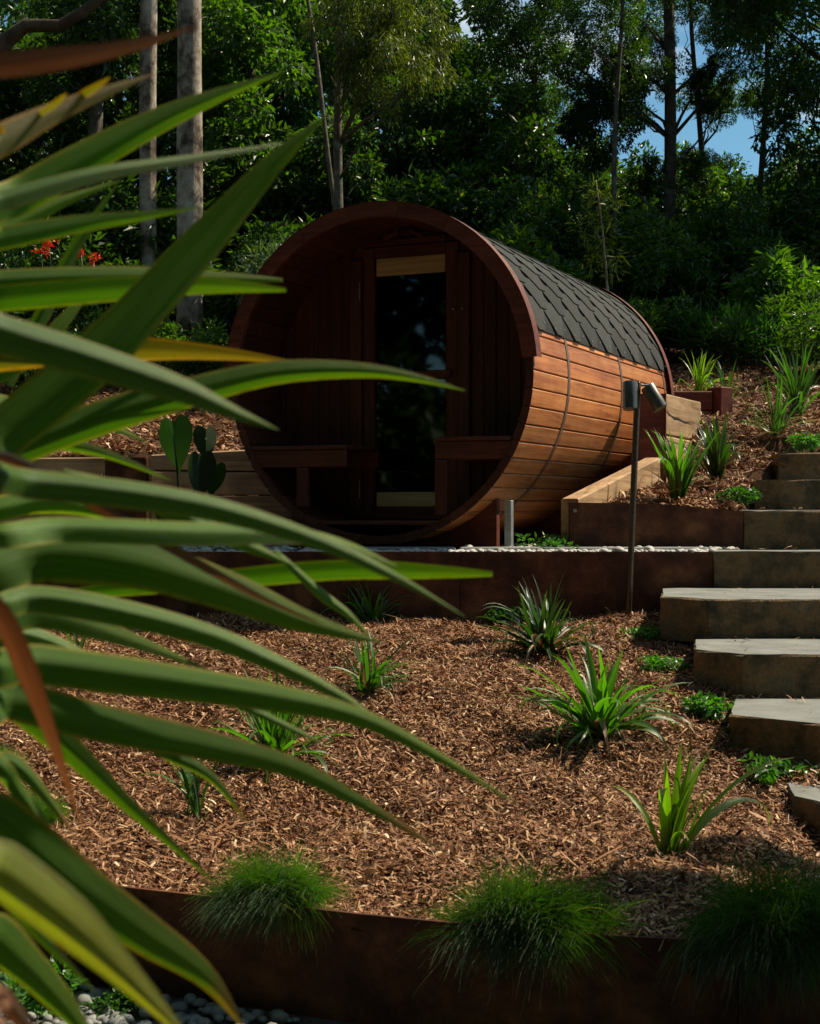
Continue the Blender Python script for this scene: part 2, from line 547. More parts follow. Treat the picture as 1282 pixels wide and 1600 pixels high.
M['flax'] = blade_mat('flax_green', (.062, .128, .018), (.070, .140, .019), (.12, .175, .025), (.24, .23, .03), .78, .38, .55, (.27, .37, .025), spec=.16)
M['flax_tip'] = blade_mat('flax_green_dry_tip', (.056, .118, .017), (.062, .126, .018), (.11, .15, .024), (.26, .17, .03), .78, .36, .55, (.27, .37, .025), brown=.86, spec=.16)
M['flax_pale'] = blade_mat('flax_pale_glossy', (.070, .135, .022), (.076, .145, .022), (.12, .18, .028), (.24, .23, .04), .80, .30, .42, (.26, .36, .03), spec=.3)
M['flax_olive'] = blade_mat('flax_olive_yellowing', (.085, .095, .015), (.105, .10, .016), (.17, .11, .02), (.32, .17, .02), .70, .45, .55, (.3, .3, .03), brown=.97)
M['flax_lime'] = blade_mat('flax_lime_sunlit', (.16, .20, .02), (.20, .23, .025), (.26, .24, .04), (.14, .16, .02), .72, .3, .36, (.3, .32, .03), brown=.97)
M['flax_brown'] = blade_mat('flax_dried', (.14, .06, .025), (.20, .09, .04), (.30, .16, .08), (.11, .05, .02), .75, .2, .6, (.2, .12, .06))
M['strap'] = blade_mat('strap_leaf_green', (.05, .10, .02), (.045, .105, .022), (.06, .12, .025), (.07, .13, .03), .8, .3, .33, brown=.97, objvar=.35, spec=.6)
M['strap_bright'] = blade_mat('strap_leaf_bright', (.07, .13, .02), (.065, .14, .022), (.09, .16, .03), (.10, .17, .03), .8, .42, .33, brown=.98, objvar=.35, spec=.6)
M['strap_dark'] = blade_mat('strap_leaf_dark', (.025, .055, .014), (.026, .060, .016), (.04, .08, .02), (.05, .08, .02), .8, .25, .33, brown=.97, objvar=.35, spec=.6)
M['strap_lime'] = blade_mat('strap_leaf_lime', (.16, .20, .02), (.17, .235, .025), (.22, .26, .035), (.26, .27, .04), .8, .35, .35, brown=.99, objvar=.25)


def bark_mat(name, stops, scale=7, zs=.35, bstr=.6):
    m, N, L, P = new_mat(name)
    n1 = noise(N, L, scale, 8, .65, sc=(1, 1, zs)); n2 = noise(N, L, 45, 5, .7, sc=(1, 1, .5))
    r = ramp(N, stops)
    L.new(n1.outputs['Fac'], r.inputs['Fac'])
    c = mix(N, L, .45, r.outputs['Color'], n2.outputs['Fac'], 'OVERLAY')
    L.new(c, P.inputs['Base Color'])
    P.inputs['Roughness'].default_value = .85
    P.inputs['Specular IOR Level'].default_value = .2
    s = N.new('ShaderNodeMath'); s.operation = 'ADD'
    L.new(n1.outputs['Fac'], s.inputs[0]); L.new(n2.outputs['Fac'], s.inputs[1])
    bump(N, L, P, s.outputs[0], bstr, .02)
    return m
M['bark_pale'] = bark_mat('pale_gum_bark', [(.36, (.035, .024, .017)), (.44, (.15, .11, .08)), (.52, (.34, .28, .21)), (.66, (.52, .46, .37))], 4, .8)
M['bark_brown'] = bark_mat('brown_bark', [(.3, (.045, .03, .02)), (.55, (.11, .075, .05)), (.8, (.19, .14, .10))])
M['bark_grey'] = bark_mat('lichen_grey_bark', [(.3, (.05, .04, .03)), (.52, (.13, .11, .085)), (.68, (.24, .215, .175)), (.85, (.33, .31, .26))], 9, .9)


# ------------------------------------------------------------------ terrain heights
def interp(x, xs, ys): return float(np.interp(x, xs, ys))

BED_Y = [3.0, 4.0, 4.8, 5.4, 6.2, 7.0, 7.9, 8.3]
BED_Z = [-.885, -.875, -.83, -.745, -.585, -.455, -.375, -.36]
def bump2(x, y, k=1.0):
    return k * (.018 * math.sin(3.1 * x + 1.3 * y) + .014 * math.sin(5.7 * x - 4.1 * y + 1) + .008 * math.sin(11 * x + 9 * y))
def bed_z(x, y):
    z = interp(y, BED_Y, BED_Z) + bump2(x, y)
    if x > 1.15: z -= .10 * math.exp(-((y - 4.72) / .3) ** 2) * min(1, (x - 1.15) / .2)
    return z
def hill_z(x, y):
    z = .2 + .27 * (y - 8.2)
    if y > 15: z = .2 + .27 * 6.8 + .06 * (y - 15)
    z -= .17 * max(0, min(1, (-x - .2) / .8))
    if .8 < x < 1.95 and y < 9.8: z -= .045
    z -= .17 * math.exp(-((x - 1.95) / .42) ** 2 - ((y - 9.8) / .65) ** 2)
    return z + bump2(x, y, 1.0)

# front edge of the bed: the low steel edging, a gently curved line
EDGE = [(-3.6, 5.05), (-2.4, 4.62), (-1.24, 4.24), (-.90, 4.12), (-.63, 4.02), (-.15, 3.83), (.13, 3.74), (.526, 3.63), (.78, 3.595), (1.05, 3.575), (1.7, 3.56), (3.2, 3.62)]
EX, EY = [p[0] for p in EDGE], [p[1] for p in EDGE]
def edge_y(x): return interp(x, EX, EY)

TERR = [(-6.0, 7.6), (1.95, 7.6), (1.95, 8.22), (.94, 8.25), (1.63, 9.48), (1.70, 9.62), (2.14, 10.55), (2.02, 11.2), (2.02, 11.8), (-.9, 11.8), (-.45, 10.86), (-1.87, 10.26), (-2.2, 10.36), (-6.0, 10.36)]
STAIR = [(1.90, 8.0), (9, 8.0), (9, 10.2), (2.50, 10.2), (2.50, 9.42), (2.20, 9.40), (2.20, 8.82), (1.98, 8.80), (1.98, 8.3), (1.90, 8.3)]
def in_poly(x, y, poly):
    c = False
    j = len(poly) - 1
    for i in range(len(poly)):
        xi, yi = poly[i]; xj, yj = poly[j]
        if (yi > y) != (yj > y) and x < (xj - xi) * (y - yi) / (yj - yi) + xi: c = not c
        j = i
    return c


def grid_mesh(name, xs, ys, fz, mat, keep=None):
    V = np.array([(x, y, fz(x, y)) for y in ys for x in xs], np.float32)
    nx = len(xs)
    q = []
    for j in range(len(ys) - 1):
        for i in range(nx - 1):
            if keep and not keep((xs[i] + xs[i + 1]) / 2, (ys[j] + ys[j + 1]) / 2): continue
            q += [j * nx + i, j * nx + i + 1, (j + 1) * nx + i + 1, (j + 1) * nx + i]
    return np_mesh(name, V, 4, q, mat, True)


def ground_z(x, y):
    if y < 8.0: return -1.15
    if y < 12.4 and abs(x) < 7: return -.45
    return hill_z(max(-3, min(3, x)), min(y, 60)) - .05
gx = [-400, -150, -60, -30, -18, -12, -9, -7] + list(np.arange(-6, 6.1, .5)) + [7, 9, 12, 18, 30, 60, 150, 400]
gy = [-300, -100, -30, -10, -4, 0, 2, 4, 6, 7.9, 8.05, 10, 12.3, 12.5] + list(np.arange(13, 24, .6)) + [26, 30, 40, 60, 100, 200, 400, 900]
link('ground', grid_mesh('ground', gx, gy, ground_z, M['floor']))['kind'] = 'structure'

def bed_keep(x, y): return y > edge_y(x) - .02
bed = link('mulch_bed', grid_mesh('mulch_bed', list(np.arange(-3.6, 3.4, .08)), list(np.arange(3.5, 7.98, .08)), lambda x, y: bed_z(x, max(y, edge_y(x) + .012)) if y > edge_y(x) - .1 else -.9, M['soil'], lambda x, y: y > edge_y(x) + .02))
bed['kind'] = 'structure'
path = link('pebble_path', grid_mesh('pebble_path', list(np.arange(-4, 3.6, .3)), list(np.arange(-1, 5.2, .3)), lambda x, y: -1.145, M['grit']))
path['kind'] = 'structure'
terrace = link('gravel_terrace', grid_mesh('gravel_terrace', list(np.linspace(-6, 2.3, 30)), list(np.linspace(7.915, 11.9, 20)), lambda x, y: -.012 + .004 * math.sin(9 * x + 7 * y), M['grit']))
terrace['kind'] = 'structure'
slope = link('mulch_slope', grid_mesh('mulch_slope', list(np.arange(-7, 8, .085)), list(np.arange(8.22, 15.2, .085)), lambda x, y: -.3 if in_poly(x, y, TERR) else hill_z(x, y) - (.4 if in_poly(x, y, STAIR) else 0), M['soil']))
slope['kind'] = 'structure'


# ------------------------------------------------------------------ wood chips and pebbles (uncountable)
def chips(name, pts, lens, seed=0):
    rg = np.random.default_rng(seed)
    n = len(pts)
    a = rg.uniform(0, 2 * PI, n)
    tilt = rg.normal(0, .33, n); roll = rg.normal(0, .5, n)
    l = lens * rg.lognormal(0, .5, n); w = lens * .19 * rg.lognormal(0, .5, n)
    big = rg.random(n) < .025; l = np.where(big, lens * rg.uniform(1.1, 1.9, n), l); w = np.where(big, lens * rg.uniform(.3, .55, n), w)
    twig = rg.random(n) < .004; l = np.where(twig, lens * rg.uniform(3, 6, n), l); w = np.where(twig, .0035, w); tilt = np.where(twig, tilt * .3, tilt)
    t = np.stack([np.cos(a) * np.cos(tilt), np.sin(a) * np.cos(tilt), np.sin(tilt)], 1)
    s = np.stack([-np.sin(a) * np.cos(roll), np.cos(a) * np.cos(roll), np.sin(roll)], 1)
    up = np.cross(t, s)
    c = pts + np.array([0, 0, 1]) * (np.abs(np.sin(tilt)) * l * .5 + rg.uniform(0, .012, n))[:, None]
    skew = rg.uniform(-.3, .3, n)[:, None]
    L2, W2 = (l / 2)[:, None], (w / 2)[:, None]
    arch = up * (l * .12 * rg.uniform(-.3, 1, n))[:, None]
    V = np.stack([c - t * L2 - s * W2, c - t * L2 * (1 + skew) + s * W2,
                  c + s * W2 * 1.1 + arch, c - s * W2 * .9 + arch,
                  c + t * L2 * (1 - skew) + s * W2 * .7, c + t * L2 - s * W2 * .7], 1).reshape(-1, 3)
    b = np.arange(n)[:, None] * 6
    q = np.concatenate([b + np.array([[0, 3, 2, 1]]), b + np.array([[3, 5, 4, 2]])], 1).ravel()
    rnd = np.clip(rg.beta(1.5, 2.3, n), 0, 1); rnd = np.where(big, rg.uniform(.6, 1, n), rnd)
    return link(name, np_mesh(name, V, 4, q, M['chip'], False, {'rnd': np.repeat(rnd, 6)}))


def scatter_bed(n):
    out = []
    while len(out) < n:
        x, y = random.uniform(-2.6, 2.6), random.uniform(3.5, 7.9)
        if abs(x) > .32 * y + .5 or y < edge_y(x) + .015: continue
        out.append((x, y, bed_z(x, y)))
    return np.array(out)
c_ = chips('wood_chips', scatter_bed(250000), .0198, 1); tag(c_, 'loose reddish brown wood chips covering the garden bed', 'mulch', kind='stuff')
def scatter_slope(n):
    out = []
    while len(out) < n:
        y = 8.25 + 6.5 * random.random() ** 1.3
        x = random.uniform(-.31 * y - .2, .31 * y + .2)
        if in_poly(x, y, TERR) or in_poly(x, y, STAIR): continue
        if x < .9 and y < 10.4: continue
        out.append((x, y, hill_z(x, y)))
    return np.array(out)
c_ = chips('wood_chips', scatter_slope(60000), .036, 2); tag(c_, 'loose wood chips covering the hillside above the sauna', 'mulch', kind='stuff')

tread = []
for poly, zt in (([(1.5, 6.95), (2.6, 7.8)], -.2), ([(1.48, 6.2), (2.4, 6.85)], -.39), ([(1.6, 5.5), (2.3, 6.1)], -.577), ([(1.75, 7.9), (2.6, 8.15)], .004), ([(2.0, 8.25), (2.8, 8.75)], .23)):
    for _ in range(26): tread.append((random.uniform(poly[0][0], poly[1][0]), poly[0][1] + (poly[1][1] - poly[0][1]) * random.random() ** .6, zt))
c_ = chips('wood_chips', np.array(tread), .02, 5); tag(c_, 'stray wood chips lying on the stone treads', 'mulch', kind='stuff')

def ico():
    import bmesh
    bm = bmesh.new(); bmesh.ops.create_icosphere(bm, subdivisions=2, radius=1)
    V = np.array([v.co for v in bm.verts]); Fc = np.array([[v.index for v in f.verts] for f in bm.faces])
    bm.free(); return V, Fc
IV, IF = ico()
def pebbles(name, pts, r0, mat, seed):
    rg = np.random.default_rng(seed)
    VV, FF = [], []
    for i, p in enumerate(pts):
        s = r0 * rg.lognormal(0, .28) * np.array([1, rg.uniform(.65, 1), rg.uniform(.45, .7)])
        a = rg.uniform(0, 2 * PI); ca, sa = math.cos(a), math.sin(a)
        V = IV * (1 + .10 * np.sin(IV[:, [1, 2, 0]] * 3 + rg.uniform(0, 6, 3)))
        V = V * s
        V = np.stack([V[:, 0] * ca - V[:, 1] * sa, V[:, 0] * sa + V[:, 1] * ca, V[:, 2]], 1) + np.array(p) + [0, 0, s[2] * .55]
        FF.append(IF + len(VV) * len(IV)); VV.append(V)
    return link(name, np_mesh(name, np.concatenate(VV), 3, np.concatenate(FF).ravel(), mat, True))
pp = []
for _ in range(1500):
    x = random.uniform(-2.6, 2.2); y = random.choice((random.uniform(7.93, 8.02), random.uniform(8.02, 9.3)))
    if 8.0 < y < 8.22 and random.random() < .93: continue
    if x > .9 and y > 8.17: continue
    if x > 1.72: continue
    pp.append((x, y, -.01))
for _ in range(420):
    pp.append((random.uniform(-.6, 1.72), random.uniform(7.925, 7.975), -.008))
    if random.random() < .6: pp.append((random.uniform(.3, 1.9), random.uniform(8.1, 8.18), .0))
c_ = pebbles('white_pebbles', pp, .0165, M['pebble'], 3); tag(c_, 'white pebbles spread on the terrace round the sauna', 'pebbles', kind='stuff')
pp = []
for _ in range(1300):
    x = random.uniform(-1.6, -.3); y = random.uniform(3.2, 4.6)
    if y > edge_y(x) - .03: continue
    pp.append((x, y, -1.14))
c_ = pebbles('grey_pebbles', pp, .0185, M['pebble_grey'], 4); tag(c_, 'pale grey pebbles on the path below the low steel edging', 'pebbles', kind='stuff')


# ------------------------------------------------------------------ steel walls
def steel_strip(name, pts, z0, z1s, label, cat, thick=.012, mat='corten', flange=0.0):
    """a sheet standing on a plan polyline; z1s gives its top height at each point"""
    mb = MB()
    n = len(pts)
    P2 = [Vector((p[0], p[1], 0)) for p in pts]
    off = []
    for i in range(n):
        t = (P2[min(i + 1, n - 1)] - P2[max(i - 1, 0)]).normalized()
        off.append(Vector((t.y, -t.x, 0)))
    vs = []
    for i in range(n):
        a, b = P2[i], P2[i] - off[i] * thick
        for p, z in ((a, z0), (a, z1s[i]), (b, z1s[i]), (b, z0)): vs.append((p.x, p.y, z))
    fs = []
    for i in range(n - 1):
        for k in range(4): fs.append((i * 4 + k, (i + 1) * 4 + k, (i + 1) * 4 + (k + 1) % 4, i * 4 + (k + 1) % 4))
    fs += [(0, 1, 2, 3), tuple((n - 1) * 4 + k for k in (3, 2, 1, 0))]
    mb.add(vs, fs)
    return mb.mesh(name, M[mat])

def curve_pts(x0, x1, n): return [(x, edge_y(x)) for x in np.linspace(x0, x1, n)]
root = empty('steel_edging', (0, 3.8, -1.14), 0, 'low curved rusted steel edging along the bottom of the mulch bed', 'garden edging')
for x0, x1 in ((-3.6, -2.0), (-1.998, .835), (.838, 3.2)):
    pts = [(p[0], p[1] - 3.8) for p in curve_pts(x0, x1, 24)]
    o = link('steel_sheet', steel_strip('steel_sheet', pts, -.02, [.295 + .0 * p[0] for p in pts], None, None), root)
root.location = (0, 3.8, -1.14)

root = empty('steel_retaining_wall', (0, 7.9, -.4), 0, 'straight dark rusted steel wall holding up the pebble terrace', 'retaining wall')
for x0, x1 in ((-6, -1.62), (-1.617, .28), (.283, 1.70)):
    link('steel_sheet', steel_strip('steel_sheet', [(x0, 0), (x1, 0)], -.1, [.40, .40], None, None), root)

root = empty('steel_planter', (.93, 8.2, 0), 0, 'dark rusted steel planter front below the mulch slope beside the stone steps', 'planter')
mb = MB()
link('front_sheet', steel_strip('front_sheet', [(0, 0), (.5, 0), (1.01, 0)], -.05, [.277, .27, .225], None, None), root)
link('side_sheet', steel_strip('side_sheet', [(-.0, .5), (0, .004)], -.05, [.29, .277], None, None), root)
mb.tube([(.03, -.003, .23), (.03, -.012, .23)], .011, 10).build('bolt', M['galv'], root)

# ------------------------------------------------------------------ stone steps
STEPS = [
    ('upper stone step, highest of the flight beside the mulch slope', [(2.46, 9.42), (2.62, 9.36), (3.9, 9.36), (3.9, 10.2), (2.5, 10.2)], .40, .61),
    ('stone step one below the highest, dark stained face', [(2.16, 8.80), (2.30, 8.74), (3.8, 8.74), (3.8, 9.42), (2.2, 9.42)], .20, .418),
    ('long stone step level with the top of the steel planter', [(1.943, 8.20), (3.7, 8.18), (3.7, 8.82), (1.943, 8.82)], -.01, .23),
    ('stone step level with the pebble terrace, butting the steel wall', [(1.704, 7.885), (3.6, 7.86), (3.6, 8.174), (1.704, 8.16)], -.215, .004),
    ('stone step with clipped corner standing by the lamp pole foot', [(1.275, 7.16), (1.47, 6.92), (3.5, 6.9), (3.5, 7.85), (1.69, 7.85), (1.40, 7.82)], -.42, -.2),
    ('stone step with clipped corner, second below the steel wall', [(1.285, 6.38), (1.46, 6.17), (3.4, 6.13), (3.4, 6.95), (1.39, 6.88)], -.62, -.39),
    ('stone step with slanted front edge beside the leafy ground cover', [(1.285, 5.66), (1.575, 5.42), (3.3, 5.30), (3.3, 6.16), (1.405, 6.12)], -.84, -.577),
    ('lowest stone step, only its corner in view', [(1.37, 5.03), (1.52, 4.78), (3.2, 4.7), (3.2, 5.40), (1.42, 5.36)], -1.05, -.775),
]
for i, (lab, poly, z0, z1) in enumerate(STEPS):
    # subdivide the outline so the split face can be uneven
    pl = []
    for k in range(len(poly)):
        a, b = Vector(poly[k]), Vector(poly[(k + 1) % len(poly)])
        nseg = max(1, int((b - a).length / .09))
        for q in range(nseg): pl.append(tuple(a.lerp(b, q / nseg)))
    o = MB().prism(pl, z0, z1, 0, 1, .009, .0045, i).build('stone_step', [M['stone_side'], M['stone_top']])
    tag(o, lab, 'stone step', 'stone steps climbing the slope')

# pavers laid on the terrace
for k, (x0, x1) in enumerate(((-.32, .26), (.285, .93), (.955, 1.69))):
    o = MB().box(((x0 + x1) / 2, 8.07, .004), (x1 - x0, .17, .034), None, .006).build('paver', M['paver'])
    tag(o, ['flat grey paver lying in front of the sauna door', 'flat grey paver lying by the sauna support post', 'flat grey paver lying before the steel planter'][k], 'paver', 'grey pavers in the pebble terrace')

# ------------------------------------------------------------------ timber retaining walls
def sleeper(root, a, b, z0, z1a, z1b, th, mat='sleeper', name='sleeper'):
    """beam from plan point a to b, bottom z0, top z1a at a and z1b at b"""
    a, b = Vector((a[0], a[1], 0)), Vector((b[0], b[1], 0))
    L_ = (b - a).length
    t = (b - a).normalized(); nn = Vector((-t.y, t.x, 0))
    c = .008
    vs, fs = [], []
    nseg = 8
    rg = random.Random(int(L_ * 1000) + int(z0 * 100))
    for i in range(nseg + 1):
        s = i / nseg
        x = s * L_
        zt = z1a + (z1b - z1a) * s - z0
        w = rg.uniform(-.003, .003)
        for y, z in ((0 + w, c), (0 + w, zt - c), (c + w, zt), (th - c, zt), (th, zt - c), (th, c), (th - c, 0), (c + w, 0)):
            vs.append((x, y, z))
    for i in range(nseg):
        for k in range(8):
            j = (k + 1) % 8
            fs.append((i * 8 + k, i * 8 + j, (i + 1) * 8 + j, (i + 1) * 8 + k))
    fs += [tuple(range(7, -1, -1)), tuple(nseg * 8 + k for k in range(8))]
    o = MB().add(vs, fs).build(name, M[mat], root)
    o.location = (a.x - root.location.x, a.y - root.location.y, z0 - root.location.z)
    o.rotation_euler = (0, 0, math.atan2(t.y, t.x))
    return o

# wall behind the sauna's far side (photo left)
root = empty('timber_retaining_wall', (-1.9, 10.2, 0), 0, 'brown timber sleeper wall with dark steel post behind the elephant ear plant', 'retaining wall')
A0, B0 = (-1.87, 10.2), (-.55, 10.78)
sleeper(root, A0, B0, .515, .625, .72, .1)
sleeper(root, A0, B0, .335, .505, .505, .1)
sleeper(root, A0, B0, .16, .33, .33, .1)
sleeper(root, A0, B0, -.02, .155, .155, .1)
for k, (z0, z1) in enumerate(((.43, .61), (.24, .425), (.05, .235), (-.05, .045))):
    sleeper(root, (-6, 10.30), (-2.20, 10.30), z0, z1 - .03, z1, .1)
mb = MB(); mb.box((-.02 - .15, 0.05, .29), (.30, .02, .64), None, .003)
mb.box((-.335, .02, .24), (.012, .1, .5), None, .002); mb.build('steel_post', M['corten'], root)

# walls on the lamp side
root = empty('timber_retaining_wall', (1.70, 9.55, 0), 0, 'cracked pale timber sleeper wall with dark red end post behind the spot lamps', 'retaining wall')
A0, B0 = (1.745, 9.60), (2.20, 10.66)
for z0, za, zb in ((.74, 1.02, 1.04), (.53, .733, .733), (.33, .523, .523), (.13, .323, .323), (-.05, .123, .123)):
    sleeper(root, A0, B0, z0, za, zb, .12)
# crack in the top sleeper: dark sunken sliver
dirv = (Vector((*B0, 0)) - Vector((*A0, 0))).normalized(); nrm = Vector((dirv.y, -dirv.x, 0))
mb = MB()
cp = [(.02, .905), (.09, .882), (.17, .875), (.25, .868), (.36, .872), (.47, .862), (.60, .858), (.75, .866), (.9, .86)]
tp, bt = [], []
for i, (s, z) in enumerate(cp):
    p = Vector((*A0, 0)) + dirv * s + nrm * .004 - Vector((1.70, 9.55, 0))
    wdt = (.004, .007, .005, .008, .006, .005, .006, .004, .002)[i]
    tp.append((p.x, p.y, z + wdt)); bt.append((p.x, p.y, z - wdt))
n = len(cp)
mb.add(tp + bt, [(i, i + n, i + n + 1, i + 1) for i in range(n - 1)]).build('crack', M['dark'], root)
mb = MB(); mb.box((-.055, .03, .5), (.17, .03, 1.04), None, .003); mb.box((.035, .06, .5), (.012, .10, 1.04), None, .002); mb.box((-.14, .06, .5), (.012, .10, 1.04), None, .002)
mb.build('end_post', M['sleeper_red'], root)

root = empty('red_timber_box', (1.95, 11.0, 0), 0, 'short dark red timber wall with squared end at the back of the sauna', 'retaining wall')
for z0, z1 in ((1.0, 1.15), (.84, .994), (.66, .834), (.46, .654)):
    sleeper(root, (1.60, 10.98), (2.36, 11.0), z0, z1, z1, .1, 'sleeper_red')
mb = MB(); mb.box((.48, .05, .86), (.13, .16, .64), Matrix.Rotation(rad(32), 3, 'Z'), .006); mb.build('end_post', M['sleeper_red'], root)
# back wall of the cutting, behind the sauna
root = empty('back_retaining_wall', (0, 11.75, 0), 0, 'timber sleeper wall closing the cutting behind the sauna', 'retaining wall')
for k in range(5): sleeper(root, (-.95, 11.76), (2.0, 11.76), -.02 + k * .22, .19 + k * .22, .19 + k * .22, .1)

# sleeper edge of the planter, its top cut to the slope
root = empty('sloping_timber_edge', (.93, 8.3, 0), 0, 'pale timber edging rising from the steel planter corner along the slope', 'garden edging')
sleeper(root, (.985, 8.225), (1.68, 9.45), -.04, .30, .58, .11)

# ------------------------------------------------------------------ barrel sauna
YAW = .432
BL, BR, BZ = 3.05, 1.0, 1.03
PD = .5                                             # depth of the open porch
sauna = empty('barrel_sauna', (-.208, 8.39, 0), -YAW, 'round red cedar barrel sauna with open porch and dark shingle roof', 'sauna')
NS = 60
da = 2 * PI / NS

def arc_stave(r0, r1, half, y0, y1, ch=.006, g=.0018):
    """one stave at angle 0 (pointing +X), swept along Y"""
    prof = []
    ho, hi = half * r1 - g, half * r0 - g * .2
    prof = [(r1 - ch, -ho), (r1, -ho + ch), (r1 + .0006, 0), (r1, ho - ch), (r1 - ch, ho), (r0 + ch, hi), (r0, hi - ch), (r0, -hi + ch), (r0 + ch, -hi)]
    n = len(prof)
    vs = [(x, y0, z) for x, z in prof] + [(x, y1, z) for x, z in prof]
    fs = [(i, (i + 1) % n, n + (i + 1) % n, n + i) for i in range(n)]
    fs = [tuple(reversed(f)) for f in fs]
    fs += [tuple(range(n)), tuple(reversed(range(n, 2 * n)))]
    mb = MB().add(vs, fs)
    mb.m = [1 if k in (5, 6, 7, 8, 9, 10) else 0 for k in range(len(fs))]      # porch-side faces and ends: dark red wood, deepened to stand in for shade
    return mb
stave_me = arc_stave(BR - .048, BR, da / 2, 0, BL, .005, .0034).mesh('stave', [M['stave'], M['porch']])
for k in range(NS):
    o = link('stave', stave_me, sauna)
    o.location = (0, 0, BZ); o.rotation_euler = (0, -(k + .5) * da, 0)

def ring(r0, r1, y0, y1, p0, p1, n, mb=None):
    mb = mb or MB()
    vs, fs = [], []
    for i in range(n + 1):
        p = p0 + (p1 - p0) * i / n
        for r, y in ((r0, y0), (r1, y0), (r1, y1), (r0, y1)):
            vs.append((r * math.cos(p), y, BZ + r * math.sin(p)))
    for i in range(n):
        for k in range(4):
            fs.append((i * 4 + k, i * 4 + (k + 1) % 4, (i + 1) * 4 + (k + 1) % 4, (i + 1) * 4 + k))
    if abs(p1 - p0) < 2 * PI - .01: fs += [(3, 2, 1, 0), tuple(n * 4 + k for k in range(4))]
    return mb.add(vs, fs)

for u in (.63, 1.77, 2.93):
    mb = ring(BR + .0015, BR + .0045, u - .019, u + .019, rad(14) - 2 * PI + PI * .92, rad(14), 72)
    o = mb.build('steel_band', M['band'], sauna); smooth_by_angle(o.data)

# roof: felt, starter strip, then hexagonal shingles course by course
E_ARC, W_TAB, PHI0 = .15, BL / 9, rad(14)
o = ring(BR + .001, BR + .005, -.01, BL + .01, PHI0 + .02, PI - PHI0 - .02, 60).build('roof_felt', M['starter'], sauna); smooth_by_angle(o.data)
o = ring(BR + .0055, BR + .009, .0, BL, PHI0, PHI0 + .16, 8).build('starter_strip', M['starter'], sauna); smooth_by_angle(o.data)
def tab_mesh(c0, c1):
    """hexagonal shingle tab: t runs down the roof; clipped between axial c0..c1 (in tab widths from its centre)"""
    def half(t):
        return .5 if t <= 1 else .5 - .35 * (t - 1)
    ts = [.55, 1.0, 1.33, 1.66, 2.0]
    vs, fs = [], []
    NA = 4
    for t in ts:
        h = half(t)
        a0, a1 = max(-h, c0), min(h, c1)
        if a1 < a0: a0 = a1 = (a0 + a1) / 2
        ph = (2.0 - t) * E_ARC
        r = BR + .012 + .009 * (t - .55) / 1.45
        for i in range(NA + 1):
            y = (a0 + (a1 - a0) * i / NA) * W_TAB
            vs.append((r * math.cos(ph), y, r * math.sin(ph)))
    nt = len(ts)
    base = len(vs)
    for v in list(vs):
        k = (math.hypot(v[0], v[2]) - .0075) / math.hypot(v[0], v[2])
        vs.append((v[0] * k, v[1], v[2] * k))
    W = NA + 1
    for j in range(nt - 1):
        for i in range(NA):
            a = j * W + i
            fs.append((a, a + W, a + W + 1, a + 1))
            fs.append((base + a, base + a + 1, base + a + W + 1, base + a + W))
    rim = [j * W for j in range(nt)] + [(nt - 1) * W + i for i in range(1, W)] + [j * W + NA for j in range(nt - 2, -1, -1)] + [i for i in range(NA - 1, 0, -1)]
    for k in range(len(rim)):
        a, b = rim[k], rim[(k + 1) % len(rim)]
        fs.append((b, a, base + a, base + b))
    me = MB().add(vs, fs).mesh('shingle', M['shingle'])
    smooth_by_angle(me, 30)
    return me
tab_full, tab_a, tab_b = tab_mesh(-.5, .5), tab_mesh(0, .5), tab_mesh(-.5, 0)
NCOURSE = 9
for side in (0, 1):
    for cse in range(NCOURSE):
        if side == 1 and cse < 3: continue
        ph = PHI0 + cse * E_ARC
        offs = [(k + .5, tab_full) for k in range(9)] if cse % 2 == 0 else [(0, tab_a)] + [(k, tab_full) for k in range(1, 9)] + [(9, tab_b)]
        for cx, me in offs:
            o = link('shingle', me, sauna)
            jit = random.uniform(-.004, .004)
            if side == 0:
                o.location = (0, cx * W_TAB + jit, BZ)
                o.rotation_euler = (0, -ph + random.uniform(-.002, .002), 0)
            else:
                o.matrix_local = Matrix.Translation((0, BL - cx * W_TAB - jit, BZ)) @ Matrix.Rotation(PI, 4, 'Z') @ Matrix.Rotation(-ph, 4, 'Y')
            o.scale = (1 + cse * .00025,) * 3
if True:
    o = ring(BR + .0225, BR + .0255, .003, BL - .003, PI / 2 - .09, PI / 2 + .09, 4).build('ridge_cap', M['shingle'], sauna); smooth_by_angle(o.data)
# roofing nails along the lower edge
mb = MB()
for k in range(17):
    a = PHI0 + .035 + .012 * (k % 2); y = .06 + k * .183
    c = Vector((math.cos(a), 0, math.sin(a)))
    p0 = Vector((0, y, BZ)) + c * (BR + .0215)
    mb.tube([p0, p0 + c * .003], .005, 6)
mb.build('nail_heads', M['galv'], sauna)

# fascia boards: a ring of short curved boards at each end
for u0, u1, a0, a1, nb in ((-.034, -.002, rad(4), rad(176), 9), (BL + .002, BL + .034, rad(-6), rad(186), 9)):
    stp = (a1 - a0) / nb
    for k in range(nb):
        p0, p1 = a0 + k * stp + .0012, a0 + (k + 1) * stp - .0012
        o = ring(BR - .058, BR + .030, u0, u1, p0, p1, 5).build('fascia_board', M['fascia'], sauna)
    o = ring(BR + .031, BR + .034, u0 - .002, u1 + .05 if u0 < 0 else u1 + .002, a0, a1, 48) if u0 < 0 else ring(BR + .031, BR + .034, u0 - .05, u1 + .002, a0, a1, 48)
    o = o.build('drip_edge', M['fascia'], sauna); smooth_by_angle(o.data)

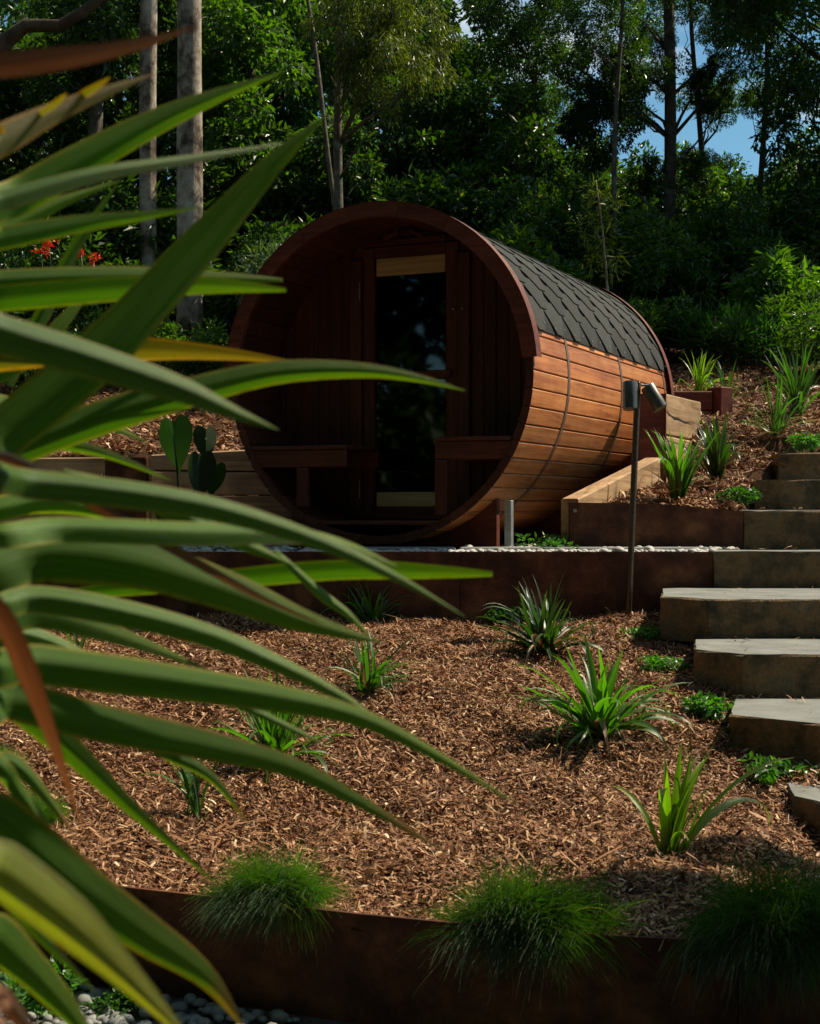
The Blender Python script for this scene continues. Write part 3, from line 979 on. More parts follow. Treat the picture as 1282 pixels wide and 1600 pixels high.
# porch: end wall of vertical planks with the door
RI = BR - .049
def plank_prism(x0, x1, y0, y1, zlo=None, zhi=None, ch=.005, r=RI - .002):
    """vertical board between x0..x1 trimmed to the barrel's circle"""
    def zc(x, s): return BZ + s * math.sqrt(max(0.0004, r * r - x * x))
    xs = np.linspace(x0, x1, 4)
    vs, fs = [], []
    n = len(xs)
    def lo(x): return max(zc(x, -1), zlo) if zlo is not None else zc(x, -1)
    def hi(x): return min(zc(x, 1), zhi) if zhi is not None else zc(x, 1)
    for y, e in ((y0, ch), (y1, 0)):
        for i, x in enumerate(xs):
            xx = x + (e if i == 0 else -e if i == n - 1 else 0)
            vs.append((xx, y, lo(x))); vs.append((xx, y, hi(x)))
    # chamfer ring
    for i, x in ((0, xs[0]), (n - 1, xs[-1])):
        vs.append((x, y0 + ch, lo(x))); vs.append((x, y0 + ch, hi(x)))
    N2 = 2 * n
    for i in range(n - 1):
        fs.append((2 * i, 2 * i + 2, 2 * i + 3, 2 * i + 1))
        fs.append((N2 + 2 * i, N2 + 2 * i + 1, N2 + 2 * i + 3, N2 + 2 * i + 2))
        fs.append((2 * i + 1, 2 * i + 3, N2 + 2 * i + 3, N2 + 2 * i + 1))
        fs.append((2 * i, N2 + 2 * i, N2 + 2 * i + 2, 2 * i + 2))
    a = 2 * N2
    fs += [(0, 1, a + 1, a), (a, a + 1, N2 + 1, N2), (N2 - 2, a + 2, a + 3, N2 - 1), (a + 2, 2 * N2 - 2, 2 * N2 - 1, a + 3)]
    return MB().add(vs, fs)

DX0, DX1, DZ0, DZ1 = -.33, .33, .17, 1.90          # door opening
PW = .0825
xs_ = [(-.943, -.9075)] + [(-.9075 + PW * k, -.9075 + PW * (k + 1)) for k in range(22)] + [(.9075, .943)]
for k, (a, b) in enumerate(xs_):
    ym = PD + (.006 if k % 3 == 1 else 0)
    if b <= DX0 + .001 or a >= DX1 - .001:
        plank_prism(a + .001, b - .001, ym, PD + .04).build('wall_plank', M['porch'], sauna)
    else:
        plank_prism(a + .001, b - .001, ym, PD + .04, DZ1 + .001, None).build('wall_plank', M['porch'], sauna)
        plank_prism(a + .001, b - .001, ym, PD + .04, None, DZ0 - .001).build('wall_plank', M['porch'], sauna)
# filler beside the opening
for a, b in ((-.412, -.332), (.332, .412)):
    MB().box(((a + b) / 2, PD - .012, (DZ0 + DZ1) / 2 - .035), (b - a, .03, DZ1 - DZ0 - .09), None, .004).build('door_jamb', M['porch'], sauna)
MB().box((0, PD - .012, DZ1 + .02), (.50, .03, .036), None, .004).build('door_head', M['porch_x'], sauna)

door = empty('door', (0, PD, 0)); door.parent = sauna
MB().box((-.287, .012, 1.035), (.08, .04, DZ1 - DZ0 - .01), None, .005).build('stile', M['porch'], door)
MB().box((.287, .012, 1.035), (.08, .04, DZ1 - DZ0 - .01), None, .005).build('stile', M['porch'], door)
MB().box((0, .012, .21), (.49, .036, .08), None, .004).build('bottom_rail', M['porch_x'], door)
MB().box((0, .012, 1.862), (.49, .036, .07), None, .004).build('top_rail', M['porch_x'], door)
MB().box((0, .015, .297), (.476, .03, .092), None, .004).build('pale_rail', M['pale_wood'], door)['label'] = 'pale lower rail'
MB().box((0, .015, 1.768), (.476, .03, .112), None, .004).build('pale_rail', M['pale_wood'], door)['label'] = 'pale upper rail'
MB().box((0, .016, 1.035), (.476, .012, 1.37)).build('glass_pane', M['glass'], door)
MB().box((-.01, -.022, 1.075), (.60, .03, .05), None, .006).build('push_bar', M['porch_x'], door)
for z in (1.62, .36):
    MB().box((-.341, -.030, z), (.006, .006, .115), None, .001).build('hinge', M['galv'], door)
for xk in (.315, .375):
    mb = MB()
    mb.tube([(xk, -.028, 1.47), (xk, -.034, 1.47), (xk, -.038, 1.47), (xk, -.05, 1.47), (xk, -.056, 1.47)], [.013, .013, .007, .011, .006], 10)
    mb.build('knob', M['brass'], door, True)
# near-black sheet standing in for the unlit hot room behind the glass
mb = MB(); mb.box((0, 1.0, BZ), (1.3, .02, 1.42)); mb.build('hot_room_shade_sheet', M['dark'], sauna)
disc = MB(); nn_ = 40
disc.add([(RI * math.cos(2 * PI * k / nn_), BL - .06, BZ + RI * math.sin(2 * PI * k / nn_)) for k in range(nn_)], [tuple(range(nn_))])
disc.build('rear_wall', M['porch'], sauna)

# porch floor boards
for k in range(5):
    y = .02 + k * .096
    MB().box((0, y + .046, .155), (.92, .091, .024), None, .003).build('floor_board', M['porch_x'], sauna)
# two porch benches
def bench(x0, x1, legs, z):
    b = empty('porch_bench', (0, 0, 0)); b.parent = sauna
    for k in range(4):
        MB().box(((x0 + x1) / 2, .055 + k * .115, z + .012), (x1 - x0, .11, .024), None, .004).build('seat_board', M['porch_x'], b)
    MB().box(((x0 + x1) / 2, .02, z - .055), (x1 - x0, .026, .105), None, .004).build('apron', M['porch_x'], b)
    MB().box(((x0 + x1) / 2, .46, z - .055), (x1 - x0, .026, .105), None, .004).build('apron', M['porch_x'], b)
    for lx in legs:
        zb = max(.167, BZ - math.sqrt(max(0.01, RI * RI - (abs(lx) + .04) ** 2)) + .003)
        MB().box((lx, .02, (zb + z - .11) / 2), (.075, .04, z - .11 - zb), None, .004).build('leg', M['porch'], b)
    return b
bench(-.86, -.20, (-.50,), .60)
bench(.385, .86, (.425,), .635)

# lamp shade under the porch crown: two slanted slats and a bracket
ls = empty('corner_lamp', (.0, PD, 0)); ls.parent = sauna
for s in (-1, 1):
    MB().box((s * .085, -.10, 1.945), (.11, .03, .022), Matrix.Rotation(s * rad(24), 3, 'Y'), .004).build('shade_slat', M['porch_x'], ls)
MB().box((0, -.05, 1.962), (.06, .08, .03), None, .005).build('bracket', M['porch'], ls)

# cradles under the barrel and the galvanised prop
def cradle(y, th=.05):
    pr = []
    W = .69
    n = 18
    for i in range(n + 1):
        x = -W + 2 * W * i / n
        pr.append((x, BZ - math.sqrt((BR + .004) ** 2 - x * x)))
    vs = [(x, y, -.01) for x, z in pr] + [(x, y, z) for x, z in pr] + [(x, y + th, -.01) for x, z in pr] + [(x, y + th, z) for x, z in pr]
    m_ = n + 1
    fs = []
    for i in range(n):
        fs += [(i, i + 1, m_ + i + 1, m_ + i), (2 * m_ + i, 3 * m_ + i, 3 * m_ + i + 1, 2 * m_ + i + 1), (m_ + i, m_ + i + 1, 3 * m_ + i + 1, 3 * m_ + i)]
    fs += [(0, m_, 3 * m_, 2 * m_), (n, 2 * m_ + n, 3 * m_ + n, m_ + n)]
    return MB().add(vs, fs)
for y in (.22, 1.6, 2.7): cradle(y).build('cradle', M['fascia'], sauna)
mb = MB(); mb.box((.79, .16, .14), (.042, .042, .30), None, .002); mb.box((.79, .16, .006), (.09, .09, .012), None, .002)
mb.build('support_post', M['galv'], sauna)

# ------------------------------------------------------------------ spot lamp pole
base = at(982, 968, 7.74); top = at(997, 597, 7.74)
pole = empty('garden_spot_lamp', base, 0, 'thin leaning metal pole with two cylindrical spot lamps before the steel wall', 'garden lamp')
v = top - base
pm = MB(); pm.tube([v * (-.08), v * .3, v * .7, v * .999, v], [.0175, .0175, .0175, .0175, .0165], 14); pm.build('pole', M['pole_metal'], pole); smooth_by_angle(pole.children[0].data)
def spot(px0, py0, px1, py1, d, r, bend):
    a, b = at(px0, py0, d) - base, at(px1, py1, d) - base
    b = b + Vector((0, bend, 0))
    t = (b - a).normalized()
    body = MB()
    body.tube([a, a + t * .002, a + t * .006, b - t * .004, b, b - t * .002, b - t * .02], [r * .9, r * .97, r, r, r * .985, r * .9, r * .88], 24)
    o = body.build('spot_head', M['lamp_metal'], pole); smooth_by_angle(o.data)
    l = MB(); l.tube([b - t * .022, b - t * .017], r * .86, 20); l.build('lens', M['dark'], o)
    return a, b
spot(985, 597, 984, 640, 7.68, .041, -.03)
a1, b1 = spot(1012, 604, 1031, 639, 7.72, .041, -.03)
mb = MB(); mb.box(at(1010, 602, 7.74) - base, (.056, .02, .012), None, .003); mb.build('bracket', M['galv'], pole)
mb = MB(); mb.tube([v * .93, at(990, 616, 7.70) - base], .008, 8); mb.build('bracket', M['lamp_metal'], pole)


# ------------------------------------------------------------------ strap-leaved plants
def strap_mesh(name, mat, arch, tipdrop, width, fold=.35, kink=None, seed=0):
    """unit-length strap leaf rising from the origin and arching towards +X"""
    n, W = 12, [-1, -.5, 0, .5, 1]
    rg = random.Random(seed)
    th = rad(4)
    p = Vector((0, 0, 0))
    V, al, ac = [], [], []
    tw = rg.uniform(-.5, .5)
    for i in range(n + 1):
        s = i / n
        w = width * (.65 + .35 * math.sin(min(s / .35, 1) * PI / 2)) * (1 - max(0, (s - .45) / .55) ** 1.8) + .0006
        t = Vector((math.sin(th), 0, math.cos(th)))
        sd = Vector((0, 1, 0))
        nn = sd.cross(t)
        sd2 = (sd * math.cos(tw * s) + nn * math.sin(tw * s))
        nn2 = sd2.cross(t)
        for q in W:
            V.append(p + sd2 * (w * q / 2) - nn2 * (abs(q) * w * fold * (1 - .5 * s) * .5))
            al.append(s); ac.append(q)
        p = p + t / n
        th += arch / n * (.4 + 1.6 * s) + (tipdrop / n * 3 if s > .68 else 0)
        if kink and abs(s - kink) < .05: th += 1.2
    f = []
    for i in range(n):
        for k in range(4):
            a = i * 5 + k
            f += [a, a + 1, a + 6, a + 5]
    return np_mesh(name, V, 4, f, mat, True, {'along': al, 'across': ac})

STRAPS = {}
M['straw'] = blade_mat('dead_strap_leaf', (.22, .15, .08), (.28, .20, .11), (.34, .25, .15), (.20, .13, .07), .8, .2, .6, (.2, .15, .08))
for key in ('strap', 'strap_bright', 'strap_dark', 'strap_lime', 'straw'):
    STRAPS[key] = [strap_mesh('leaf', M[key], a, t, .055 if key != 'strap_lime' else .085, .4, k, i) for i, (a, t, k) in enumerate(((.25, .1, None), (.7, .3, None), (1.2, .6, None), (1.9, .9, None), (.5, .2, .62)))]

def clump(name, label, cat, base, h, n, key, spread=1.0, upright=.5, group=None, lens=(.6, 1.1), seed=0, wmul=1.0, lean=(0, 0)):
    rg = random.Random(seed)
    r = empty(name, base, 0, label, cat, group)
    for i in range(n):
        ring_ = rg.random()
        up = rg.random() < upright
        me = STRAPS[key][rg.choice((0, 0, 1) if up else (1, 2, 2, 3, 3, 4))]
        if key != 'strap_lime' and not up and rg.random() < .13: me = STRAPS['straw'][rg.choice((2, 3, 3))]
        o = link('leaf', me, r)
        L_ = h * rg.uniform(*lens) * (1.0 if up else 1.05)
        a = rg.uniform(0, 2 * PI)
        tilt = rg.uniform(.02, .38) * spread if up else rg.uniform(.25, .75) * spread
        d = Vector((math.cos(a) * math.sin(tilt) + lean[0], math.sin(a) * math.sin(tilt) + lean[1], math.cos(tilt))).normalized()
        yaw = math.atan2(d.y, d.x)
        tl = math.acos(max(-1, min(1, d.z)))
        o.matrix_local = Matrix.Translation((rg.gauss(0, .018), rg.gauss(0, .018), -.015)) @ Matrix.Rotation(yaw, 4, 'Z') @ Matrix.Rotation(tl, 4, 'Y') @ Matrix.Rotation(rg.uniform(-.6, .6), 4, 'Z') @ Matrix.Diagonal((L_, L_ * wmul * rg.uniform(.75, 1.2), L_, 1))
    return r

def on_bed(px, py):
    lo, hi = 3.6, 7.85
    for _ in range(50):
        d = (lo + hi) / 2
        p = at(px, py, d)
        if p.z > bed_z(p.x, d): hi, lo = hi, d
        else: hi = d
    return Vector((p.x, d, bed_z(p.x, d)))
def on_hill(px, py):
    lo, hi = 8.25, 15.0
    for _ in range(50):
        d = (lo + hi) / 2
        p = at(px, py, d)
        if p.z > hill_z(p.x, d): lo = d
        else: hi = d
    return Vector((p.x, d, hill_z(p.x, d)))

GB, GH = 'strappy plants in the mulch bed', 'strappy plants on the mulch slope'
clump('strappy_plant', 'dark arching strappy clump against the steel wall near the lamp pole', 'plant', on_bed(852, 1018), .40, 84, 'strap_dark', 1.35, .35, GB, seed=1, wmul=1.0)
clump('strappy_plant', 'largest green strappy clump in the middle of the mulch bed', 'plant', on_bed(935, 1155), .44, 85, 'strap_bright', 1.25, .42, GB, seed=2, wmul=1.05)
clump('strappy_plant', 'small pale strappy clump at the foot of the steel wall', 'plant', on_bed(582, 976), .34, 50, 'strap_bright', 1.3, .3, GB, seed=3, wmul=.75)
clump('strappy_plant', 'low dark strappy clump downhill of the pale one', 'plant', on_bed(574, 1084), .34, 54, 'strap', 1.4, .3, GB, seed=4, wmul=.85)
clump('strappy_plant', 'broad green strappy clump partly behind the big flax leaves', 'plant', on_bed(432, 1192), .40, 74, 'strap_bright', 1.3, .4, GB, seed=5, wmul=.85)
clump('strappy_plant', 'slender upright green plant beside the broad clump, behind the flax leaves', 'plant', on_bed(312, 1278), .34, 14, 'strap', .6, .9, GB, seed=6, wmul=1.0)
clump('strappy_plant', 'young upright strappy plant far behind the flax leaves near the steel wall', 'plant', on_bed(122, 1022), .22, 14, 'strap', .9, .7, GB, seed=7)
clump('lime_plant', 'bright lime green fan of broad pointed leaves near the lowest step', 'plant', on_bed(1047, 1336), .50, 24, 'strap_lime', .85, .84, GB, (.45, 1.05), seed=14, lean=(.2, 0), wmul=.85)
clump('strappy_plant', 'tall upright green strappy clump at the edge of the steel planter', 'plant', on_hill(1060, 784), .52, 70, 'strap_bright', .95, .85, GH, (.55, 1.05), seed=9, wmul=1.05)
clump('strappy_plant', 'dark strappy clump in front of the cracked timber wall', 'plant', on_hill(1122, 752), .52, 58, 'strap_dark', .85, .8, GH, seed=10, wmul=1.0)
clump('strappy_plant', 'thin sparse strappy clump on the open mulch slope', 'plant', on_hill(1212, 682), .48, 34, 'strap', 1.2, .5, GH, seed=11, wmul=.6)
clump('strappy_plant', 'tall strappy clump at the forest edge of the mulch slope', 'plant', on_hill(1246, 648), .60, 46, 'strap', 1.0, .75, GH, seed=12, wmul=.75)
clump('strappy_plant', 'yellow green strappy clump above the short red timber wall', 'plant', on_hill(1092, 618) + Vector((0, 0, .02)), .40, 28, 'strap_lime', 1.0, .8, GH, seed=13, wmul=.45)
clump('strappy_plant', 'dull green strappy clump at the end of the short red timber wall', 'plant', on_hill(1135, 632), .42, 26, 'strap', 1.0, .7, GH, seed=15, wmul=.6)


# ------------------------------------------------------------------ leafy masses
def leaf_cloud(name, centres, radii, n, ll, lw, mat, seed=0, droop=.0, up=.6, flat=1.0, jitter=.5):
    """n rhombic folded leaves in gaussian tufts round the centres"""
    rg = np.random.default_rng(seed)
    C = np.asarray(centres, float); Rr = np.asarray(radii, float)
    w = Rr ** 2.2; w /= w.sum()
    idx = rg.choice(len(C), n, p=w)
    d = rg.normal(0, 1, (n, 3)); d /= np.linalg.norm(d, axis=1)[:, None]
    rr = rg.uniform(.25, 1, n) ** .55
    d2 = d * np.array([1, 1, flat])
    pos = C[idx] + d2 * (Rr[idx] * rr)[:, None]
    t = d * .7 + rg.normal(0, jitter, (n, 3)); t[:, 2] -= droop
    t /= np.linalg.norm(t, axis=1)[:, None]
    nrm = rg.normal(0, .55, (n, 3)); nrm[:, 2] += up
    s = np.cross(t, nrm); s /= np.linalg.norm(s, axis=1)[:, None] + 1e-9
    nn = np.cross(s, t)
    l = (ll * rg.lognormal(0, .38, n))[:, None]; wd = (lw * rg.lognormal(0, .22, n))[:, None]
    V = np.stack([pos, pos + t * l * .45 + s * wd / 2 + nn * wd * .18, pos + t * l - nn * l * .12, pos + t * l * .45 - s * wd / 2 + nn * wd * .18], 1).reshape(-1, 3)
    b = np.arange(n)[:, None] * 4
    tri = np.concatenate([b + np.array([[0, 1, 2]]), b + np.array([[0, 2, 3]])], 1).ravel()
    rnd = np.repeat(np.clip(rg.normal(.42, .2, n), 0, 1), 4)
    return np_mesh(name, V, 3, tri, mat, False, {'rnd': rnd})

# little ground covers
GC = [leaf_cloud('ground_cover', [(random.gauss(0, .055), random.gauss(0, .055), .02 + random.random() * .05) for _ in range(16)], [.055] * 16, 480, .03, .022, M['leaf_cover'], 40 + k, 0, 1.2, .7) for k in range(3)]
def cover(label, p, s, k):
    o = link('ground_cover_plant', GC[k % 3]); o.location = p; o.scale = (s, s, s * .9); o.rotation_euler = (0, 0, k * 1.3)
    tag(o, label, 'plant', 'small leafy ground covers')
GCA = 'ground cover plants'
cover('small leafy plant growing in the white pebbles beside the sauna prop', Vector((.80, 8.13 + .06, .0)), .95, 0)
cover('small leafy ground cover on the mulch above the steel planter', on_hill(1160, 782), .85, 1)
cover('leafy ground cover beside the highest stone step', on_hill(1258, 700), 1.0, 2)
cover('flat leafy ground cover at the foot of the clipped step by the pole', on_bed(1018, 1000), .8, 3)
cover('yellow green ground cover just downhill of the lamp pole', on_bed(1033, 1050), .75, 4)
cover('leafy ground cover between the two middle steps', on_bed(1105, 1118), .85, 5)
cover('leafy ground cover at the foot of the slanted step', on_bed(1203, 1218), .85, 6)
cover('dark low leafy plant under the steel wall behind the dark strappy clump', on_bed(790, 958), .8, 7)
cover('green weed among the grey pebbles by the low edging', Vector((-1.05, 3.95, -1.13)), 1.0, 8)
cover('tiny green weed at the base of the low edging', Vector((-.80, 3.93, -1.13)), .6, 9)

# weeping needle mounds that hang over the edging
def needle_mound(seed, n, r, hang, fwd=(.1, -1)):
    rg = np.random.default_rng(seed)
    SEG = 6
    tuft = rg.integers(0, 170, n)
    a = rg.uniform(0, 2 * PI, 170)[tuft] + rg.normal(0, .22, n)
    l = r * rg.uniform(.45, 1.3, n) * (1 + .35 * (np.sin(a) < -.2))
    el = (1.35 * rg.uniform(.02, 1, 170) ** 1.1)[tuft] + rg.normal(0, .16, n)
    base = np.stack([rg.normal(0, r * .40, 170), rg.normal(0, r * .26, 170), rg.uniform(0, .03, 170)], 1)[tuft] + rg.normal(0, .012, (n, 3))
    base[:, 2] = np.abs(base[:, 2])
    d = np.stack([np.cos(a) * np.cos(el), np.sin(a) * np.cos(el), np.sin(el)], 1)
    d[:, 1] -= .35
    w = .0009
    Vs, al = [], []
    p = base.copy()
    step = (l / SEG)[:, None]
    wob = rg.normal(0, .12, (n, 3))
    for i in range(SEG + 1):
        side = np.cross(d, np.array([.3, .9, .2])); side /= np.linalg.norm(side, axis=1)[:, None] + 1e-9
        ww = w * (1 - .6 * i / SEG)
        Vs.append(np.stack([p - side * ww, p + side * ww], 1))
        d = d + np.array([0, 0, -hang * (.5 + i * .22)]) + wob * (.4 if i < 3 else -.3)
        d /= np.linalg.norm(d, axis=1)[:, None]
        p = p + d * step
        fl = (base[:, 2] * 0 + .012)
        # stay above the soil uphill of the edging
        m_ = p[:, 1] > -.05 * r
        p[:, 2] = np.where(m_ & (p[:, 2] < fl), fl + rg.uniform(0, .03, n), p[:, 2])
    V = np.stack(Vs, 1).reshape(-1, 3)              # n, SEG+1, 2
    q = []
    st = (SEG + 1) * 2
    b = np.arange(n)[:, None] * st
    for i in range(SEG): q.append(b + np.array([[2 * i, 2 * i + 1, 2 * i + 3, 2 * i + 2]]))
    q = np.concatenate(q, 1).ravel()
    rnd = np.repeat(np.clip(rg.normal(.45, .22, n), 0, 1), st)
    return np_mesh('weeping_mound', V, 4, q, M['needle'], False, {'rnd': rnd})
NM = [needle_mound(k, 6200, .15, .17) for k in (1, 2, 3)]
def mound(label, x, dy, s, k, z=None, rz=0):
    y = edge_y(x) + dy
    o = link('weeping_mound', NM[k % 3]); o.location = (x, y, z if z is not None else bed_z(x, y) + .005); o.scale = s
    o.rotation_euler = (0, 0, rz)
    tag(o, label, 'plant', 'weeping needle plants over the steel edging')
mound('fine green weeping mound spilling over the low edging near the flax leaves', -.39, .075, (.92, .95, .92), 0)
mound('fullest fine green weeping mound spilling over the middle of the low edging', .31, .075, (1.12, 1.0, 1.0), 1)
mound('dark shaded weeping mound spilling over the low edging below the steps', .95, .06, (1.15, 1.0, 1.25), 2)
p_ = on_bed(45, 1285); o = link('weeping_mound', NM[1]); o.location = p_; o.scale = (.62, .62, .62); tag(o, 'small fine green mound in the mulch behind the drooping brown leaf', 'plant', 'weeping needle plants over the steel edging')
p_ = on_bed(-10, 1200); o = link('weeping_mound', NM[2]); o.location = p_; o.scale = (.5, .5, .5); o.rotation_euler = (0, 0, .4); tag(o, 'small fine green mound at the picture edge uphill of the other small mound', 'plant', 'weeping needle plants over the steel edging')

# ------------------------------------------------------------------ elephant ear plant
def ear_leaf(c, tip_dir, size, normal, stem_base, root, k):
    """heart-shaped leaf: outline fanned from the midrib, with its stalk"""
    t = Vector(tip_dir).normalized(); n = Vector(normal).normalized(); n = (n - t * n.dot(t)).normalized(); s = t.cross(n)
    out = [(-.28, .0), (-.42, .16), (-.38, .30), (-.15, .40), (.12, .38), (.38, .27), (.58, .13), (.70, .05), (.82, 0)]
    V, al = [], []
    for sg in (1, -1):
        for (a, w) in out:
            for q in (0, .5, 1):
                aa = a if q else max(a, -.22)
                V.append(Vector(c) + (t * 1.02 * (aa * q + max(a, -.02 if a < 0 else a) * (1 - q)) + s * (w * q * sg * 1.02) + n * (-.26 * q * w - .16 * max(a, 0) ** 2 + .018 * math.sin(a * 19 + k) * q)) * size)
                al.append(abs(a) * .8)
    f = []
    for h in (0, 1):
        for i in range(len(out) - 1):
            for j in (0, 1):
                a = h * len(out) * 3 + i * 3 + j
                qd = (a, a + 1, a + 4, a + 3)
                f += qd if h == 0 else qd[::-1]
    me = np_mesh('leaf', V, 4, f, M['ear'], True, {'along': al})
    o = link('leaf', me, root)
    p0, p1 = Vector(stem_base), Vector(c)
    mid = p0.lerp(p1, .55) + Vector((.0, 0, .06))
    MB().tube([p0, mid, p1], [.010, .008, .004], 8).build('stalk', M['ear'], root, True)
ee0 = at(285, 842, 9.3)
ee = empty('elephant_ear_plant', (ee0.x, ee0.y, 0), 0, 'plant with large heart shaped leaves on tall stalks beside the timber wall', 'plant')
rel = lambda px, py, d=9.3: at(px, py, d) - Vector((ee0.x, ee0.y, 0))
ear_leaf(rel(272, 680), (.12, -.1, -1), .31, (-.35, -1, .25), (.0, 0, 0), ee, 0)
ear_leaf(rel(322, 684, 9.25), (.05, -.2, -1), .20, (.4, -.8, .5), (.02, .01, 0), ee, 1)
ear_leaf(rel(312, 730, 9.2), (-.05, -.15, -1), .26, (-.4, -1, .2), (.03, -.02, 0), ee, 2)
ear_leaf(rel(336, 740, 9.28), (-.15, -.1, -1), .20, (.5, -1, .3), (.02, .02, 0), ee, 3)
ear_leaf(rel(262, 800, 9.25), (.1, -.1, -1), .20, (.2, -1, .4), (-.01, .02, 0), ee, 4)

# ------------------------------------------------------------------ trees and shrubs of the forest edge
def crown_spec(seed, rx, rz, nb, rb):
    rg = np.random.default_rng(seed)
    c = rg.normal(0, 1, (nb, 3)); c /= np.linalg.norm(c, axis=1)[:, None]
    c *= (rg.uniform(.2, 1, nb) ** .6)[:, None]
    c *= np.array([rx, rx, rz])
    return c, rg.uniform(.55, 1.2, nb) * rb

CROWNS = {}
for k, (mat, rx, rz, nb, rb, n, ll, lw) in enumerate((
        ('leaf_dark', 1.75, 1.5, 40, .36, 17500, .088, .054),
        ('leaf_mid', 1.65, 1.7, 36, .36, 15000, .098, .060),
        ('leaf_dark', 1.9, 1.3, 40, .34, 18500, .066, .038))):
    c, r = crown_spec(100 + k, rx, rz, nb, rb)
    CROWNS[k] = (leaf_cloud('crown', c, r, n, ll, lw, M[mat], 200 + k, .25, .7), c, r)
c, r = crown_spec(131, 1.6, 1.0, 26, .34)
CROWNS['sparse'] = (leaf_cloud('crown', c, r, 6500, .10, .042, M['leaf_dark'], 231, .3, .8), c, r)
c, r = crown_spec(133, .95, 1.0, 22, .30)
CROWNS['olive'] = (leaf_cloud('crown', c, r, 3000, .13, .028, M['leaf_olive'], 233, 1.3, .3), c, r)
SHRUBS = {}
for k, (mat, n, ll, lw, rz) in enumerate((('leaf_mid', 9500, .075, .040, .85), ('leaf_dark', 9500, .085, .045, 1.0), ('leaf_mid', 7000, .11, .06, .8))):
    c, r = crown_spec(300 + k, .75, rz * .75, 26, .32)
    c[:, 2] += rz * .85
    SHRUBS[k] = leaf_cloud('foliage', c, r, n, ll, lw, M[mat], 330 + k, .15, .8)

def trunk_mb(x, y, z0, h, r0, r1, lean=(0, 0), wob=.06, seed=0, n=14, sides=12):
    rg = random.Random(seed)
    pts, rs = [], []
    for i in range(n + 1):
        s = i / n
        pts.append((lean[0] * h * s + math.sin(s * 5 + seed) * wob * s, lean[1] * h * s + math.cos(s * 4 + seed * 2) * wob * s, h * s - .1 * (i == 0)))
        rs.append((r0 + (r1 - r0) * s) * (1 + .5 * max(0, .06 - s) / .06 * .6) * rg.uniform(.95, 1.05))
    return pts, rs

def tree(name, label, cat, x, y, h, r0, bark, crowns, lean=(0, 0), seed=0, group=None, limbs=5, r1=None, wob=.13, z0=None):
    """crowns: list of (kind, offset from the trunk base, scale)"""
    z0 = hill_z(max(-3, min(3, x)), y) - .04 if z0 is None else z0
    t = empty(name, (x, y, z0), 0, label, cat, group)
    pts, rs = trunk_mb(x, y, z0, h, r0, r1 if r1 else r0 * .45, lean, wob, seed)
    mb = MB(); mb.tube(pts, rs, 12)
    tr = mb.build('trunk', M[bark], t, True)
    rg = random.Random(seed + 5)
    for kind, off, sc in crowns:
        me, cc, rr = CROWNS[kind]
        o = link('crown', me, t)
        o.location = off
        o.rotation_euler = (rg.uniform(-.15, .15), rg.uniform(-.15, .15), rg.uniform(0, 6.28))
        o.scale = (sc, sc, sc * rg.uniform(.9, 1.15))
        Mx = Matrix.LocRotScale(Vector(off), o.rotation_euler, o.scale)
        for k in rg.sample(range(len(cc)), min(limbs, len(cc))):
            tgt = Mx @ Vector(cc[k])
            zi = max(.25 * h, min(h * .97, tgt.z - abs(tgt.x) * .6 - .3))
            i = int(zi / h * (len(pts) - 1))
            st = Vector(pts[max(1, min(i, len(pts) - 1))])
            mid = st.lerp(tgt, .5) + Vector((0, 0, -.08 + .16 * rg.random()))
            r_ = min(rs[i] * .36, .035)
            lm = MB(); lm.tube([st, st.lerp(mid, .5) + Vector((rg.gauss(0, .04), 0, .04)), mid, tgt], [r_, r_ * .7, r_ * .45, r_ * .15], 7)
            lm.build('branch', M[bark], t, True)
    return t

FT = 'trees of the forest behind the sauna'
# two pale trunks and a thin one, photo left
tree('gum_tree', 'pale mottled trunk, thickest of the straight trunks behind the flax leaves', 'tree', -2.22, 14.2, 8.5, .135, 'bark_pale', [(0, (-.6, .5, 8.1), .6)], (.002, 0), 3, FT, 3, .115, .03)
tree('gum_tree', 'pale spotted trunk standing just beside the thickest one, cut by the upper leaves', 'tree', -2.82, 15.2, 8.5, .098, 'bark_pale', [(1, (-.7, .5, 8.3), .6)], (.0, 0), 4, FT, 3, .085, .04)
tree('slender_tree', 'dark thin trunk behind the flax leaf tips', 'tree', -3.55, 15.8, 7.5, .09, 'bark_grey', [(0, (-.3, .2, 6.8), .8)], (.0, 0), 5, FT, 3)
tree('tall_tree', 'tall grey lichen trunk with forked top and clumped dark crown against the sky', 'tree', 3.15, 17.0, 7.2, .085, 'bark_grey', [(0, (-.75, .2, 3.0), .42), (2, (-.35, .3, 3.55), .34), (1, (.55, .3, 3.25), .24), ('sparse', (-.2, .4, 4.3), .40), ('sparse', (.9, .3, 4.3), .42), ('sparse', (-1.35, .4, 3.9), .42), (2, (.2, .2, 2.2), .30)], (-.012, 0), 6, FT, 2, .05, .08)
tree('slender_tree', 'slim dark trunk in the sky gap beside the tall forked tree', 'tree', 3.62, 17.4, 5.0, .05, 'bark_grey', [('sparse', (.15, .1, 4.2), .3), ('sparse', (.3, .2, 3.2), .35)], (-.01, 0), 7, FT, 4)
tree('overhanging_tree', 'broad dark tree leaning over the mulch slope against the sky', 'tree', 5.75, 15.5, 7.5, .17, 'bark_brown', [('sparse', (-1.5, .1, 5.0), .75), ('sparse', (-1.2, .2, 3.6), .7), ('sparse', (-.6, .1, 2.6), .8), (0, (.3, .3, 5.2), .9), ('sparse', (-2.0, .3, 4.1), .5), ('sparse', (-2.2, .2, 5.6), .45)], (-.03, 0), 8, FT, 6)
